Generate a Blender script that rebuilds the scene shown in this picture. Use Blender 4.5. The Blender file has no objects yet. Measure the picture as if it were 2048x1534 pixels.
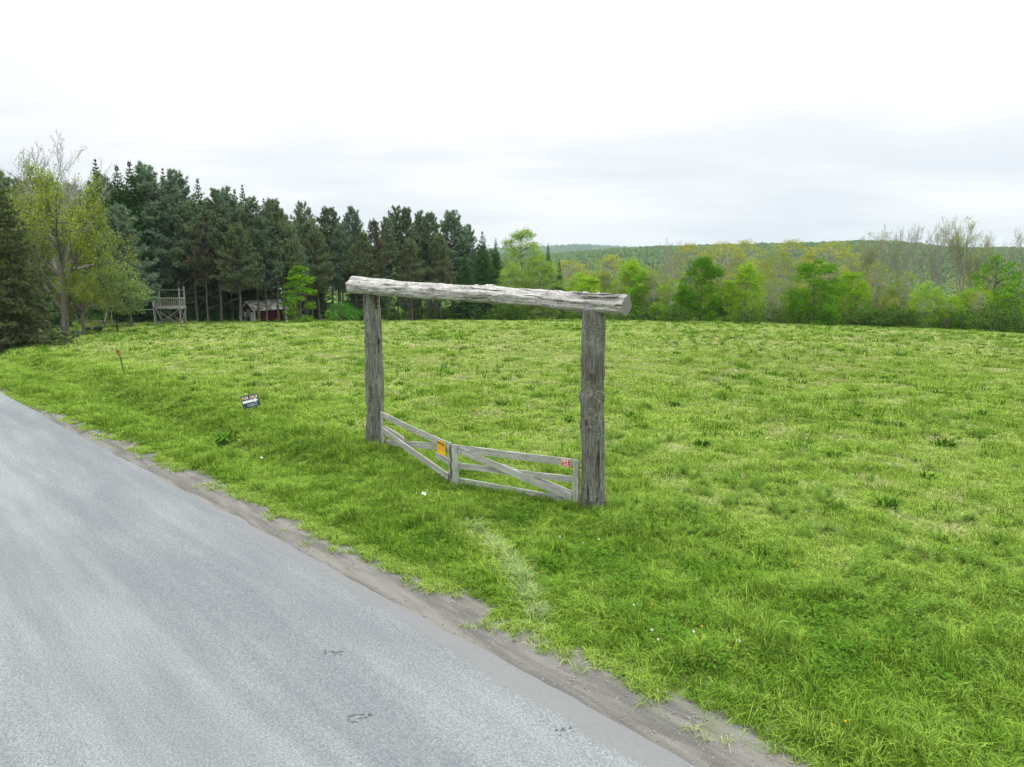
import bpy, math, random
import numpy as np
from mathutils import Vector, Matrix, Euler

R = math.radians
scene = bpy.context.scene
COL = scene.collection

# ------------------------------------------------------------------ camera
cam_d = bpy.data.cameras.new('camera')
cam_d.sensor_width = 36.0
cam_d.lens = 25.0
cam_d.clip_start = 0.1
cam_d.clip_end = 20000.0
cam = bpy.data.objects.new('camera', cam_d)
COL.objects.link(cam)
cam.location = (0, 0, 5.5)
cam.rotation_euler = (R(90 - 9.9), 0, 0)
scene.camera = cam

# ------------------------------------------------------------------ sun and sky
SUN_EL, SUN_AZ = 58.0, 62.0            # degrees; azimuth clockwise from +Y (to the right of the view)
sun_d = bpy.data.lights.new('sun', 'SUN')
sun_d.energy = 1.5
sun_d.angle = R(16)
sun_d.color = (1.0, 0.985, 0.95)
sun = bpy.data.objects.new('sun', sun_d)
COL.objects.link(sun)
_sd = Vector((math.sin(R(SUN_AZ)) * math.cos(R(SUN_EL)), math.cos(R(SUN_AZ)) * math.cos(R(SUN_EL)), math.sin(R(SUN_EL))))
sun.rotation_euler = _sd.to_track_quat('Z', 'Y').to_euler()

world = bpy.data.worlds.new('World')
scene.world = world
world.use_nodes = True
_nt = world.node_tree
_nt.nodes.clear()


def nd(nt, kind, ins=None, **props):
    n = nt.nodes.new(kind)
    for k, v in props.items():
        setattr(n, k, v)
    for k, v in (ins or {}).items():
        s = n.inputs[k]
        if isinstance(v, bpy.types.NodeSocket):
            nt.links.new(v, s)
        else:
            s.default_value = v
    return n


def mth(nt, op, a, b=0.0, c=0.0, clamp=False):
    n = nd(nt, 'ShaderNodeMath', {0: a, 1: b, 2: c}, operation=op)
    n.use_clamp = clamp
    return n.outputs[0]


def mixc(nt, fac, a, b, blend='MIX'):
    n = nt.nodes.new('ShaderNodeMix')
    n.data_type = 'RGBA'
    n.blend_type = blend
    n.clamp_factor = True
    for s, v in ((n.inputs[0], fac), (n.inputs[6], a), (n.inputs[7], b)):
        if isinstance(v, bpy.types.NodeSocket):
            nt.links.new(v, s)
        elif isinstance(v, (int, float)):
            s.default_value = v
        else:
            s.default_value = (v[0], v[1], v[2], 1.0)
    return n.outputs[2]


def ramp(nt, fac, lo, hi, a=0.0, b=1.0, smooth=True):
    n = nd(nt, 'ShaderNodeMapRange', {'Value': fac, 'From Min': lo, 'From Max': hi, 'To Min': a, 'To Max': b})
    n.interpolation_type = 'SMOOTHSTEP' if smooth else 'LINEAR'
    return n.outputs[0]


def noise(nt, vec, scale, detail=3.0, rough=0.55, dist=0.0):
    n = nd(nt, 'ShaderNodeTexNoise', {'Vector': vec, 'Scale': scale, 'Detail': detail, 'Roughness': rough, 'Distortion': dist})
    return n.outputs['Fac']


def mapping(nt, vec, scale, loc=(0, 0, 0)):
    return nd(nt, 'ShaderNodeMapping', {'Vector': vec, 'Scale': scale, 'Location': loc}).outputs[0]


# an overcast deck over a thin Nishita sky: brighter towards the zenith, soft grey streaks
_sky = nd(_nt, 'ShaderNodeTexSky', sky_type='NISHITA', sun_disc=False, sun_elevation=R(SUN_EL), sun_rotation=R(SUN_AZ))
_tc = nd(_nt, 'ShaderNodeTexCoord').outputs['Generated']
_sx = nd(_nt, 'ShaderNodeSeparateXYZ', {0: _tc})
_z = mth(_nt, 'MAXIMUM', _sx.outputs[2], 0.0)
_den = mth(_nt, 'ADD', _z, 0.16)
_cv = nd(_nt, 'ShaderNodeCombineXYZ', {0: mth(_nt, 'DIVIDE', _sx.outputs[0], _den), 1: mth(_nt, 'DIVIDE', _sx.outputs[1], _den), 2: 0.0}).outputs[0]
_n1 = noise(_nt, mapping(_nt, _cv, (0.55, 1.0, 1), (3.1, 1.7, 0)), 1.1, 5.0, 0.52, 0.4)
_n2 = noise(_nt, mapping(_nt, _cv, (0.9, 1.6, 1), (7.7, 0.3, 0)), 0.45, 3.0, 0.5)
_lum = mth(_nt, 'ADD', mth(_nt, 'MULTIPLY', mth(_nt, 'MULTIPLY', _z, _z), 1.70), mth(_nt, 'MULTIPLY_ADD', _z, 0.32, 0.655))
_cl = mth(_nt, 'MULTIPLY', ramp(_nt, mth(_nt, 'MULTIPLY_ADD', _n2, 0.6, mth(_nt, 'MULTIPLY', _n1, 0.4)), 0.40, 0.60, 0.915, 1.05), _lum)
_tint = mixc(_nt, ramp(_nt, _cl, 0.60, 0.76), (0.90, 0.975, 1.04), (1.0, 1.005, 1.01))
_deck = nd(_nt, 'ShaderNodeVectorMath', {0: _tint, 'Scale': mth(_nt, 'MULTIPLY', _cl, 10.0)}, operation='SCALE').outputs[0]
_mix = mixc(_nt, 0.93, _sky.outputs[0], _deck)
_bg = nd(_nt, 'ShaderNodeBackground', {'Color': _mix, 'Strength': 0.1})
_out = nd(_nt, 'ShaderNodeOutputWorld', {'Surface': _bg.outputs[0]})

# ------------------------------------------------------------------ exposure and render settings
vs = scene.view_settings
vs.view_transform = 'Standard'
vs.look = 'None'
vs.exposure = 0.5
vs.gamma = 1.0
vs.use_curve_mapping = False
scene.render.engine = 'CYCLES'
cy = scene.cycles
cy.max_bounces = 6
cy.diffuse_bounces = 2
cy.glossy_bounces = 2
cy.transmission_bounces = 4
cy.transparent_max_bounces = 4
cy.volume_bounces = 0
cy.use_adaptive_sampling = True
cy.adaptive_threshold = 0.02
cy.use_denoising = True
cy.denoiser = 'OPENIMAGEDENOISE'
cy.denoising_prefilter = 'NONE'
cy.caustics_reflective = False
cy.caustics_refractive = False

# ================================================================== helpers


def tag(o, label=None, cat=None, group=None, kind=None):
    if label:
        o['label'] = label
    if cat:
        o['category'] = cat
    if group:
        o['group'] = group
    if kind:
        o['kind'] = kind
    return o


def empty(name, loc, rz=0.0, label=None, cat=None, group=None):
    o = bpy.data.objects.new(name, None)
    o.empty_display_size = 0.2
    COL.objects.link(o)
    o.location = loc
    o.rotation_euler = (0, 0, rz)
    return tag(o, label, cat, group)


def mesh_np(name, verts, faces, mat=None, smooth=False):
    """verts Nx3; faces: list of int arrays (Mx3 / Mx4)"""
    me = bpy.data.meshes.new(name)
    v = np.asarray(verts, np.float32).reshape(-1, 3)
    faces = [np.asarray(f, np.int32) for f in faces if len(f)]
    me.vertices.add(len(v))
    me.vertices.foreach_set('co', v.ravel())
    nl = sum(f.size for f in faces)
    npol = sum(len(f) for f in faces)
    if npol:
        me.loops.add(nl)
        me.loops.foreach_set('vertex_index', np.concatenate([f.ravel() for f in faces]))
        me.polygons.add(npol)
        tot = np.concatenate([np.full(len(f), f.shape[1], np.int32) for f in faces])
        st = np.concatenate([[0], np.cumsum(tot)[:-1]]).astype(np.int32)
        me.polygons.foreach_set('loop_start', st)
        me.polygons.foreach_set('use_smooth', np.full(npol, bool(smooth)))
    me.update(calc_edges=True)
    me.validate()
    if mat:
        me.materials.append(mat)
    return me


def obj(name, me, parent=None, mat4=None, loc=None):
    o = bpy.data.objects.new(name, me)
    COL.objects.link(o)
    if parent is not None:
        o.parent = parent
    if mat4 is not None:
        o.matrix_local = mat4
    if loc is not None:
        o.location = loc
    return o


class Geo:
    def __init__(s):
        s.v = []
        s.q = []
        s.t = []
        s.n = 0

    def add(s, v, q=None, t=None):
        v = np.asarray(v, np.float64).reshape(-1, 3)
        if q is not None and len(q):
            s.q.append(np.asarray(q, np.int64) + s.n)
        if t is not None and len(t):
            s.t.append(np.asarray(t, np.int64) + s.n)
        s.v.append(v)
        s.n += len(v)

    def mesh(s, name, mat=None, smooth=False):
        f = []
        if s.q:
            f.append(np.concatenate(s.q))
        if s.t:
            f.append(np.concatenate(s.t))
        return mesh_np(name, np.concatenate(s.v), f, mat, smooth)

    def tube(s, pts, rad, sides=5, cap=False):
        pts = np.asarray(pts, float)
        rad = np.asarray(rad, float)
        n = len(pts)
        d = np.gradient(pts, axis=0)
        d /= np.linalg.norm(d, axis=1, keepdims=True) + 1e-9
        ref = np.array([0.0, 0, 1.0]) if abs(d[0][2]) < 0.9 else np.array([1.0, 0, 0])
        u = np.cross(d, ref)
        u /= np.linalg.norm(u, axis=1, keepdims=True) + 1e-9
        w = np.cross(d, u)
        a = np.linspace(0, 2 * np.pi, sides, endpoint=False)
        ring = u[:, None, :] * np.cos(a)[None, :, None] + w[:, None, :] * np.sin(a)[None, :, None]
        v = pts[:, None, :] + ring * rad[:, None, None]
        i = np.arange(n - 1)[:, None] * sides
        j = np.arange(sides)[None, :]
        k = (j + 1) % sides
        q = np.stack([i + j, i + k, i + sides + k, i + sides + j], -1).reshape(-1, 4)
        vv = v.reshape(-1, 3)
        if cap:
            vv = np.vstack([vv, pts[0], pts[-1]])
            b = n * sides
            j1 = np.arange(sides)
            t = np.vstack([np.stack([np.full(sides, b), (j1 + 1) % sides, j1], -1),
                           np.stack([np.full(sides, b + 1), (n - 1) * sides + j1, (n - 1) * sides + (j1 + 1) % sides], -1)])
            s.add(vv, q, t)
        else:
            s.add(vv, q)

    def box(s, lo, hi, m=None):
        x0, y0, z0 = lo
        x1, y1, z1 = hi
        v = np.array([(x0, y0, z0), (x1, y0, z0), (x1, y1, z0), (x0, y1, z0), (x0, y0, z1), (x1, y0, z1), (x1, y1, z1), (x0, y1, z1)], float)
        if m is not None:
            v = (np.array(m)[:3, :3] @ v.T).T + np.array(m)[:3, 3]
        s.add(v, [(0, 3, 2, 1), (4, 5, 6, 7), (0, 1, 5, 4), (1, 2, 6, 5), (2, 3, 7, 6), (3, 0, 4, 7)])


def hash2(ix, iy, seed):
    n = (ix.astype(np.int64) * 374761393 + iy.astype(np.int64) * 668265263 + seed * 974634777) & 0x7fffffff
    n = ((n ^ (n >> 13)) * 1274126177) & 0x7fffffff
    n = n ^ (n >> 16)
    return (n & 0xffff) / 65535.0


def vnoise(x, y, seed=0):
    x = np.asarray(x, float)
    y = np.asarray(y, float)
    ix = np.floor(x)
    iy = np.floor(y)
    fx = x - ix
    fy = y - iy
    fx = fx * fx * (3 - 2 * fx)
    fy = fy * fy * (3 - 2 * fy)
    a = hash2(ix, iy, seed)
    b = hash2(ix + 1, iy, seed)
    c = hash2(ix, iy + 1, seed)
    d = hash2(ix + 1, iy + 1, seed)
    return (a * (1 - fx) + b * fx) * (1 - fy) + (c * (1 - fx) + d * fx) * fy


def fbm(x, y, seed=0, oct=3):
    r = 0.0
    amp = 1.0
    tot = 0.0
    for i in range(oct):
        r = r + amp * vnoise(x * 2 ** i, y * 2 ** i, seed + i * 17)
        tot += amp
        amp *= 0.5
    return r / tot


def sstep(a, b, x):
    t = np.clip((np.asarray(x, float) - a) / (b - a), 0, 1)
    return t * t * (3 - 2 * t)


# ------------------------------------------------------------------ the lie of the land
RX, RY = 0.0, 8.95                 # a point on the road's right edge; the road runs at 45 degrees to the left


def road_so(x, y):
    return (-(x - RX) + (y - RY)) / math.sqrt(2), ((x - RX) + (y - RY)) / math.sqrt(2)


def road_xy(s, o):
    return RX + (o - s) / math.sqrt(2), RY + (o + s) / math.sqrt(2)


def asphalt_edge(s):
    return np.interp(s, [-40, -2, 6, 12, 20, 30, 45, 90], [0.0, 0.0, -0.1, -0.3, -0.56, -0.68, -0.75, -0.8]) + 0.16 * (fbm(np.asarray(s, float) * 1.1, 3.0, 5, 4) - 0.5)


def grass_edge(s):
    return np.interp(s, [-40, -3, 0, 6, 9, 13, 18, 22, 26, 30, 90], [1.0, 1.05, 1.02, 0.86, 0.78, 0.5, 0.3, 0.0, -0.25, -0.45, -0.5]) + 0.16 * (fbm(np.asarray(s, float) * 0.9, 8.0, 9) - 0.5)


def macro(x, y):
    q = 0.00046 * (np.maximum(y - 15, 0) ** 2 + np.maximum(x - 5, 0) ** 2)
    return -28 * (1 - np.exp(-q / 28))


def ground_z(x, y):
    x = np.asarray(x, float)
    y = np.asarray(y, float)
    s, o = road_so(x, y)
    ge = grass_edge(s)
    d = o - ge
    z = macro(x, y)
    fld = sstep(0.3, 2.5, d)
    und = fld * (0.16 * (fbm(x / 3.2, y / 3.2, 21) - 0.5) + 0.5 * (fbm(x / 17, y / 17, 4, 2) - 0.5) * sstep(24, 45, y))
    ditch = -0.34 * np.exp(-((o - 2.5) / 0.75) ** 2) * sstep(7, 13, s)
    bank = 0.12 * sstep(3.0, 4.2, o) * sstep(7, 13, s)
    lip = -0.07 + 0.09 * sstep(-0.02, 0.22, d)
    left = -8.2 - o                           # the other side of the road
    lip = np.where(o < -6, -0.07 + 0.09 * sstep(0.0, 0.4, left), lip)
    return z + und + ditch + bank + lip


# ================================================================== materials


def new_mat(name):
    m = bpy.data.materials.new(name)
    m.use_nodes = True
    m.node_tree.nodes.clear()
    return m, m.node_tree


def finish(nt, color, rough=0.8, bump=None, bump_s=0.3, bump_d=0.02, spec=0.3, metal=0.0, coat=0.0):
    ins = {'Base Color': color if isinstance(color, bpy.types.NodeSocket) else (*color, 1), 'Roughness': rough, 'Specular IOR Level': spec, 'Metallic': metal}
    if bump is not None:
        ins['Normal'] = nd(nt, 'ShaderNodeBump', {'Height': bump, 'Strength': bump_s, 'Distance': bump_d}).outputs[0]
    b = nd(nt, 'ShaderNodeBsdfPrincipled', ins)
    nd(nt, 'ShaderNodeOutputMaterial', {'Surface': b.outputs[0]})


def plain(name, c, rough=0.7, var=0.12, scale=6.0, spec=0.3, metal=0.0):
    m, nt = new_mat(name)
    oc = nd(nt, 'ShaderNodeTexCoord').outputs['Object']
    n = noise(nt, oc, scale, 4)
    col = mixc(nt, ramp(nt, n, 0.3, 0.7), [k * (1 - var) for k in c], [min(1, k * (1 + var)) for k in c])
    finish(nt, col, rough, n, 0.15, 0.01, spec, metal)
    return m


def leafy(name, a, b, transl=0.35, up=0.35, patch=None, tint=False, dry=None, spec=0.0):
    """foliage: per-leaf and per-plant colour, light coming through the blade"""
    m, nt = new_mat(name)
    geo = nd(nt, 'ShaderNodeNewGeometry')
    oi = nd(nt, 'ShaderNodeObjectInfo')
    rnd = geo.outputs['Random Per Island']
    f = mth(nt, 'ADD', mth(nt, 'MULTIPLY', rnd, 0.6), mth(nt, 'MULTIPLY', oi.outputs['Random'], 0.4))
    col = mixc(nt, f, a, b)
    if patch:
        n = noise(nt, geo.outputs['Position'], patch, 2)
        col = mixc(nt, ramp(nt, n, 0.35, 0.65, 0.0, 0.55), col, [0.72 * k for k in a])
    if tint:
        at = nd(nt, 'ShaderNodeAttribute', attribute_type='INSTANCER', attribute_name='tint').outputs['Fac']
        t2 = mth(nt, 'MULTIPLY_ADD', rnd, 0.25, mth(nt, 'SUBTRACT', at, 0.125))
        col = mixc(nt, ramp(nt, t2, 0.0, 0.5, smooth=False), a, b)
        col = mixc(nt, ramp(nt, t2, 0.5, 1.0, smooth=False), col, dry)
        hv = nd(nt, 'ShaderNodeHueSaturation', {'Color': col, 'Value': mth(nt, 'MULTIPLY_ADD', rnd, 0.80, 0.68)})
        col = hv.outputs[0]
    nrm = nd(nt, 'ShaderNodeVectorMath', {0: geo.outputs['Normal'], 'Scale': 1 - up}, operation='SCALE').outputs[0]
    nrm = nd(nt, 'ShaderNodeVectorMath', {0: nrm, 1: (0, 0, up)}, operation='ADD').outputs[0]
    nrm = nd(nt, 'ShaderNodeVectorMath', {0: nrm}, operation='NORMALIZE').outputs[0]
    d = nd(nt, 'ShaderNodeBsdfDiffuse', {'Color': col, 'Normal': nrm})
    tcol = mixc(nt, 1.0, col, (1.25, 1.2, 0.6), 'MULTIPLY')
    t = nd(nt, 'ShaderNodeBsdfTranslucent', {'Color': tcol, 'Normal': nrm})
    sh = nd(nt, 'ShaderNodeMixShader', {0: transl, 1: d.outputs[0], 2: t.outputs[0]})
    if spec:
        g = nd(nt, 'ShaderNodeBsdfGlossy', {'Color': (1, 1, 1, 1), 'Roughness': 0.42})
        fr = nd(nt, 'ShaderNodeFresnel', {'IOR': 1.4})
        sh = nd(nt, 'ShaderNodeMixShader', {0: mth(nt, 'MULTIPLY', fr.outputs[0], spec), 1: sh.outputs[0], 2: g.outputs[0]})
    nd(nt, 'ShaderNodeOutputMaterial', {'Surface': sh.outputs[0]})
    return m


def wood_mat(name, dark, light, stain, grain=26.0, lichen=None, lich_amt=0.5, axis=2, bump=0.6, crack=0.5, pits=0.3):
    m, nt = new_mat(name)
    oc = nd(nt, 'ShaderNodeTexCoord').outputs['Object']
    oi = nd(nt, 'ShaderNodeObjectInfo')
    off = nd(nt, 'ShaderNodeVectorMath', {0: oc, 1: nd(nt, 'ShaderNodeCombineXYZ', {0: mth(nt, 'MULTIPLY', oi.outputs['Random'], 37.0), 1: 0.0, 2: mth(nt, 'MULTIPLY', oi.outputs['Random'], 19.0)}).outputs[0]}, operation='ADD').outputs[0]
    sc = [1.0, 1.0, 1.0]
    sc[axis] = 0.07
    st = mapping(nt, off, sc)
    g1 = noise(nt, st, grain, 5, 0.65, 0.3)
    g2 = noise(nt, st, grain * 3.5, 3, 0.6)
    bl = noise(nt, off, 2.2, 4, 0.6)
    sp = noise(nt, off, 30, 3, 0.6)
    col = mixc(nt, ramp(nt, mth(nt, 'MULTIPLY_ADD', g2, 0.35, mth(nt, 'MULTIPLY', g1, 0.65)), 0.34, 0.66), dark, light)
    col = mixc(nt, ramp(nt, bl, 0.45, 0.7, 0.0, 0.75), col, stain)
    if lichen:
        col = mixc(nt, mth(nt, 'MULTIPLY', ramp(nt, sp, 0.5, 0.62), mth(nt, 'MULTIPLY', ramp(nt, noise(nt, off, 1.4, 3), 0.42, 0.6), lich_amt)), col, lichen)
    ck = ramp(nt, noise(nt, st, grain * 0.55, 3, 0.6, 0.6), 0.60, 0.66)
    col = mixc(nt, mth(nt, 'MULTIPLY', ck, crack), col, [0.25 * k for k in dark])
    pt_ = ramp(nt, noise(nt, mapping(nt, off, [1.0 if i != axis else 0.45 for i in range(3)]), 34, 3, 0.7), 0.57, 0.64)
    col = mixc(nt, mth(nt, 'MULTIPLY', pt_, pits), col, [0.45 * k for k in dark])
    kn = nd(nt, 'ShaderNodeAttribute', attribute_type='GEOMETRY', attribute_name='knot').outputs['Fac']
    col = mixc(nt, mth(nt, 'MULTIPLY', kn, 0.8), col, [0.35 * k for k in dark])
    h = mth(nt, 'SUBTRACT', mth(nt, 'ADD', mth(nt, 'MULTIPLY', g1, 0.7), mth(nt, 'MULTIPLY', g2, 0.35)), mth(nt, 'MULTIPLY', ck, 0.5))
    finish(nt, col, 0.85, h, bump, 0.02, 0.2)
    return m


M = {}
M['post'] = wood_mat('weathered_post_wood', (0.048, 0.045, 0.037), (0.215, 0.222, 0.195), (0.088, 0.078, 0.060), 22, (0.27, 0.31, 0.25), 0.75, crack=0.8)
M['beam'] = wood_mat('bleached_log_wood', (0.17, 0.16, 0.145), (0.58, 0.575, 0.55), (0.33, 0.31, 0.275), 24, (0.64, 0.64, 0.62), 0.5, pits=0.85, crack=0.95, bump=1.0)
M['cut'] = plain('sawn_end_grain', (0.20, 0.205, 0.19), 0.9, 0.3, 14)
M['board'] = wood_mat('weathered_gate_board', (0.22, 0.22, 0.20), (0.45, 0.455, 0.43), (0.28, 0.285, 0.235), 30, (0.38, 0.44, 0.30), 0.7, axis=0, bump=0.12, crack=0.45)
M['deck'] = wood_mat('grey_platform_timber', (0.17, 0.165, 0.15), (0.33, 0.325, 0.30), (0.2, 0.2, 0.17), 24, None, 0, axis=0, bump=0.2, crack=0.3)
M['iron'] = plain('rusty_iron', (0.045, 0.032, 0.028), 0.7, 0.4, 30, 0.4, 0.3)
M['bark'] = wood_mat('grey_bark', (0.06, 0.052, 0.045), (0.20, 0.185, 0.165), (0.09, 0.08, 0.065), 10, (0.22, 0.23, 0.19), 0.4, bump=0.5)
M['bark_dark'] = wood_mat('dark_bark', (0.035, 0.03, 0.026), (0.12, 0.105, 0.09), (0.05, 0.042, 0.035), 10, None, 0, bump=0.5)
M['bark_pale'] = wood_mat('pale_bark', (0.25, 0.24, 0.22), (0.50, 0.485, 0.45), (0.30, 0.29, 0.265), 10, (0.34, 0.34, 0.3), 0.4, bump=0.4)
M['pine'] = leafy('pine_needles', (0.0697, 0.1082, 0.059), (0.2009, 0.2788, 0.1517), 0.2, 0.25)
M['pine_blue'] = leafy('blue_green_needles', (0.0764, 0.1287, 0.0819), (0.2067, 0.3003, 0.1911), 0.2, 0.25)
M['pine_olive'] = leafy('olive_needles', (0.0819, 0.1131, 0.0546), (0.1911, 0.2379, 0.1131), 0.2, 0.25)
M['pine_brown'] = leafy('browning_needles', (0.095, 0.105, 0.055), (0.19, 0.195, 0.105), 0.25, 0.55)
M['spruce'] = leafy('spruce_needles', (0.0391, 0.102, 0.0289), (0.1062, 0.2253, 0.0595), 0.2, 0.3)
M['spruce_brown'] = leafy('brownish_spruce_needles', (0.058, 0.088, 0.036), (0.135, 0.17, 0.075), 0.2, 0.3)
M['maple'] = leafy('maple_leaves', (0.052, 0.155, 0.005), (0.15, 0.33, 0.02), 0.14, 0.12)
M['maple_light'] = leafy('light_maple_leaves', (0.145, 0.285, 0.012), (0.31, 0.5, 0.03), 0.18, 0.15)
M['sapling_leaf'] = leafy('young_maple_leaves', (0.085, 0.215, 0.008), (0.20, 0.38, 0.022), 0.2, 0.2)
M['fresh'] = leafy('fresh_green_leaves', (0.17, 0.29, 0.045), (0.32, 0.46, 0.095), 0.25, 0.25)
M['bud'] = leafy('yellow_green_budding_leaves', (0.22, 0.31, 0.035), (0.4, 0.48, 0.075), 0.4, 0.55)
M['bud_gold'] = leafy('golden_budding_leaves', (0.32, 0.37, 0.05), (0.5, 0.53, 0.095), 0.4, 0.55)
M['bud_dull'] = leafy('dull_budding_leaves', (0.2, 0.275, 0.06), (0.36, 0.46, 0.1), 0.4, 0.55)
M['apple'] = leafy('grey_green_apple_leaves', (0.13, 0.205, 0.06), (0.25, 0.335, 0.12), 0.35, 0.4)
M['under'] = leafy('undergrowth_leaves', (0.045, 0.105, 0.014), (0.11, 0.205, 0.032), 0.3, 0.5)
M['bush'] = leafy('bright_bush_leaves', (0.05, 0.19, 0.02), (0.12, 0.33, 0.045), 0.2, 0.2)
M['hill'] = leafy('hillside_foliage', (0.085, 0.175, 0.042), (0.21, 0.31, 0.07), 0.15, 0.5)

GR_A, GR_B, GR_D = (0.112, 0.232, 0.020), (0.335, 0.485, 0.084), (0.54, 0.50, 0.31)
M['grass'] = leafy('meadow_grass', GR_A, GR_B, 0.40, 0.66, tint=True, dry=GR_D)
M['pale_grass'] = leafy('pale_dead_grass', (0.3, 0.41, 0.15), (0.5, 0.6, 0.33), 0.35, 0.6)
M['weed'] = leafy('dark_weed_leaves', (0.052, 0.14, 0.012), (0.115, 0.24, 0.026), 0.3, 0.5)
M['rod'] = leafy('narrow_weed_leaves', (0.15, 0.3, 0.04), (0.29, 0.46, 0.085), 0.36, 0.7)
M['white_fluff'] = plain('white_seed_fluff', (0.75, 0.75, 0.72), 0.9, 0.08, 40)
M['yellow_petal'] = plain('yellow_petals', (0.75, 0.52, 0.02), 0.8, 0.1, 40)


def ground_mat():
    m, nt = new_mat('meadow_soil_and_sward')
    p = nd(nt, 'ShaderNodeNewGeometry').outputs['Position']
    n1 = noise(nt, p, 0.35, 4)
    n2 = noise(nt, p, 2.6, 4, 0.6)
    n3 = noise(nt, p, 19, 4, 0.65)
    g = mixc(nt, ramp(nt, n2, 0.3, 0.7), (0.055, 0.095, 0.016), (0.13, 0.195, 0.034))
    g = mixc(nt, ramp(nt, n1, 0.4, 0.7, 0, 0.6), g, (0.16, 0.225, 0.042))
    g = mixc(nt, ramp(nt, n3, 0.48, 0.66, 0, 0.6), g, (0.15, 0.13, 0.07))
    sp = nd(nt, 'ShaderNodeSeparateXYZ', {0: p})
    lft = mth(nt, 'MULTIPLY_ADD', sp.outputs[0], 0.47, 104.8)
    rgt = mth(nt, 'MULTIPLY_ADD', sp.outputs[0], -0.20, 104.0)
    edge = mth(nt, 'MINIMUM', mth(nt, 'MAXIMUM', lft, 84.0), rgt)
    fm_ = ramp(nt, mth(nt, 'ADD', mth(nt, 'SUBTRACT', sp.outputs[1], edge), mth(nt, 'MULTIPLY', n1, 4.0)), 1.0, 4.0)
    litter = mixc(nt, n3, (0.035, 0.026, 0.016), (0.085, 0.062, 0.038))
    g = mixc(nt, fm_, g, litter)
    finish(nt, g, 0.95, n3, 0.8, 0.04, 0.1)
    return m


def asphalt_mat():
    m, nt = new_mat('worn_asphalt')
    oc = nd(nt, 'ShaderNodeTexCoord').outputs['Object']     # X runs along the road, Y across it
    sep = nd(nt, 'ShaderNodeSeparateXYZ', {0: oc})
    y = sep.outputs[1]
    lon = mapping(nt, oc, (0.10, 1.0, 1.0))
    b1 = noise(nt, lon, 0.75, 4, 0.5, 0.3)
    b2 = noise(nt, lon, 2.6, 4, 0.6)
    bl = noise(nt, mapping(nt, oc, (0.45, 1, 1)), 0.55, 4, 0.55)
    sp = noise(nt, oc, 48, 3, 0.75)
    vo = nd(nt, 'ShaderNodeTexVoronoi', {'Vector': oc, 'Scale': 27.0, 'Randomness': 1.0}, feature='F1').outputs['Distance']
    worn = mth(nt, 'MULTIPLY_ADD', b1, 0.40, mth(nt, 'MULTIPLY_ADD', bl, 0.25, mth(nt, 'MULTIPLY', b2, 0.35)))
    # wheel tracks, polished smooth and paler, with coarse stone between them
    def band(c, w):
        return ramp(nt, mth(nt, 'ABSOLUTE', mth(nt, 'SUBTRACT', y, c)), w, 0.1 * w)
    tr = mth(nt, 'MAXIMUM', band(-3.3, 0.95), band(-5.0, 0.75))
    worn2 = mth(nt, 'MULTIPLY_ADD', tr, 0.07, mth(nt, 'SUBTRACT', worn, 0.02))
    gr = noise(nt, oc, 105, 3, 0.85)
    g2 = noise(nt, oc, 33, 3, 0.7)
    tone = ramp(nt, worn2, 0.36, 0.66)
    lo = mixc(nt, tone, (0.080, 0.090, 0.098), (0.110, 0.120, 0.121))
    hi = mixc(nt, tone, (0.186, 0.204, 0.213), (0.300, 0.322, 0.318))
    f = mth(nt, 'ADD', mth(nt, 'MULTIPLY', gr, 0.7), mth(nt, 'MULTIPLY', g2, 0.3))
    col = mixc(nt, ramp(nt, f, 0.42, 0.60), lo, hi)
    # dusty pale strip along the edge with a ragged inner border
    e = mth(nt, 'ADD', y, mth(nt, 'ADD', mth(nt, 'MULTIPLY', mth(nt, 'SUBTRACT', noise(nt, oc, 3.0, 5, 0.7), 0.5), 0.34), mth(nt, 'MULTIPLY', mth(nt, 'SUBTRACT', noise(nt, oc, 0.4, 3), 0.5), 0.5)))
    dust = mixc(nt, sp, (0.118, 0.120, 0.119), (0.190, 0.192, 0.190))
    col = mixc(nt, ramp(nt, mth(nt, 'ADD', e, mth(nt, 'MULTIPLY', mth(nt, 'SUBTRACT', gr, 0.5), 0.35)), -0.44, -0.30, 0, 0.8), col, dust)
    # fine cracks
    cr = nd(nt, 'ShaderNodeTexVoronoi', {'Vector': nd(nt, 'ShaderNodeVectorMath', {0: mapping(nt, oc, (0.55, 1, 1)), 1: nd(nt, 'ShaderNodeTexNoise', {'Vector': oc, 'Scale': 2.0, 'Detail': 4.0}).outputs['Color']}, operation='ADD').outputs[0], 'Scale': 0.22}, feature='DISTANCE_TO_EDGE').outputs['Distance']
    col = mixc(nt, mth(nt, 'MULTIPLY', ramp(nt, cr, 0.004, 0.0), ramp(nt, noise(nt, oc, 0.5, 2), 0.5, 0.65, 0, 0.35)), col, (0.06, 0.065, 0.07))
    finish(nt, col, 0.85, gr, 0.4, 0.008, 0.3)
    return m


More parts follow.
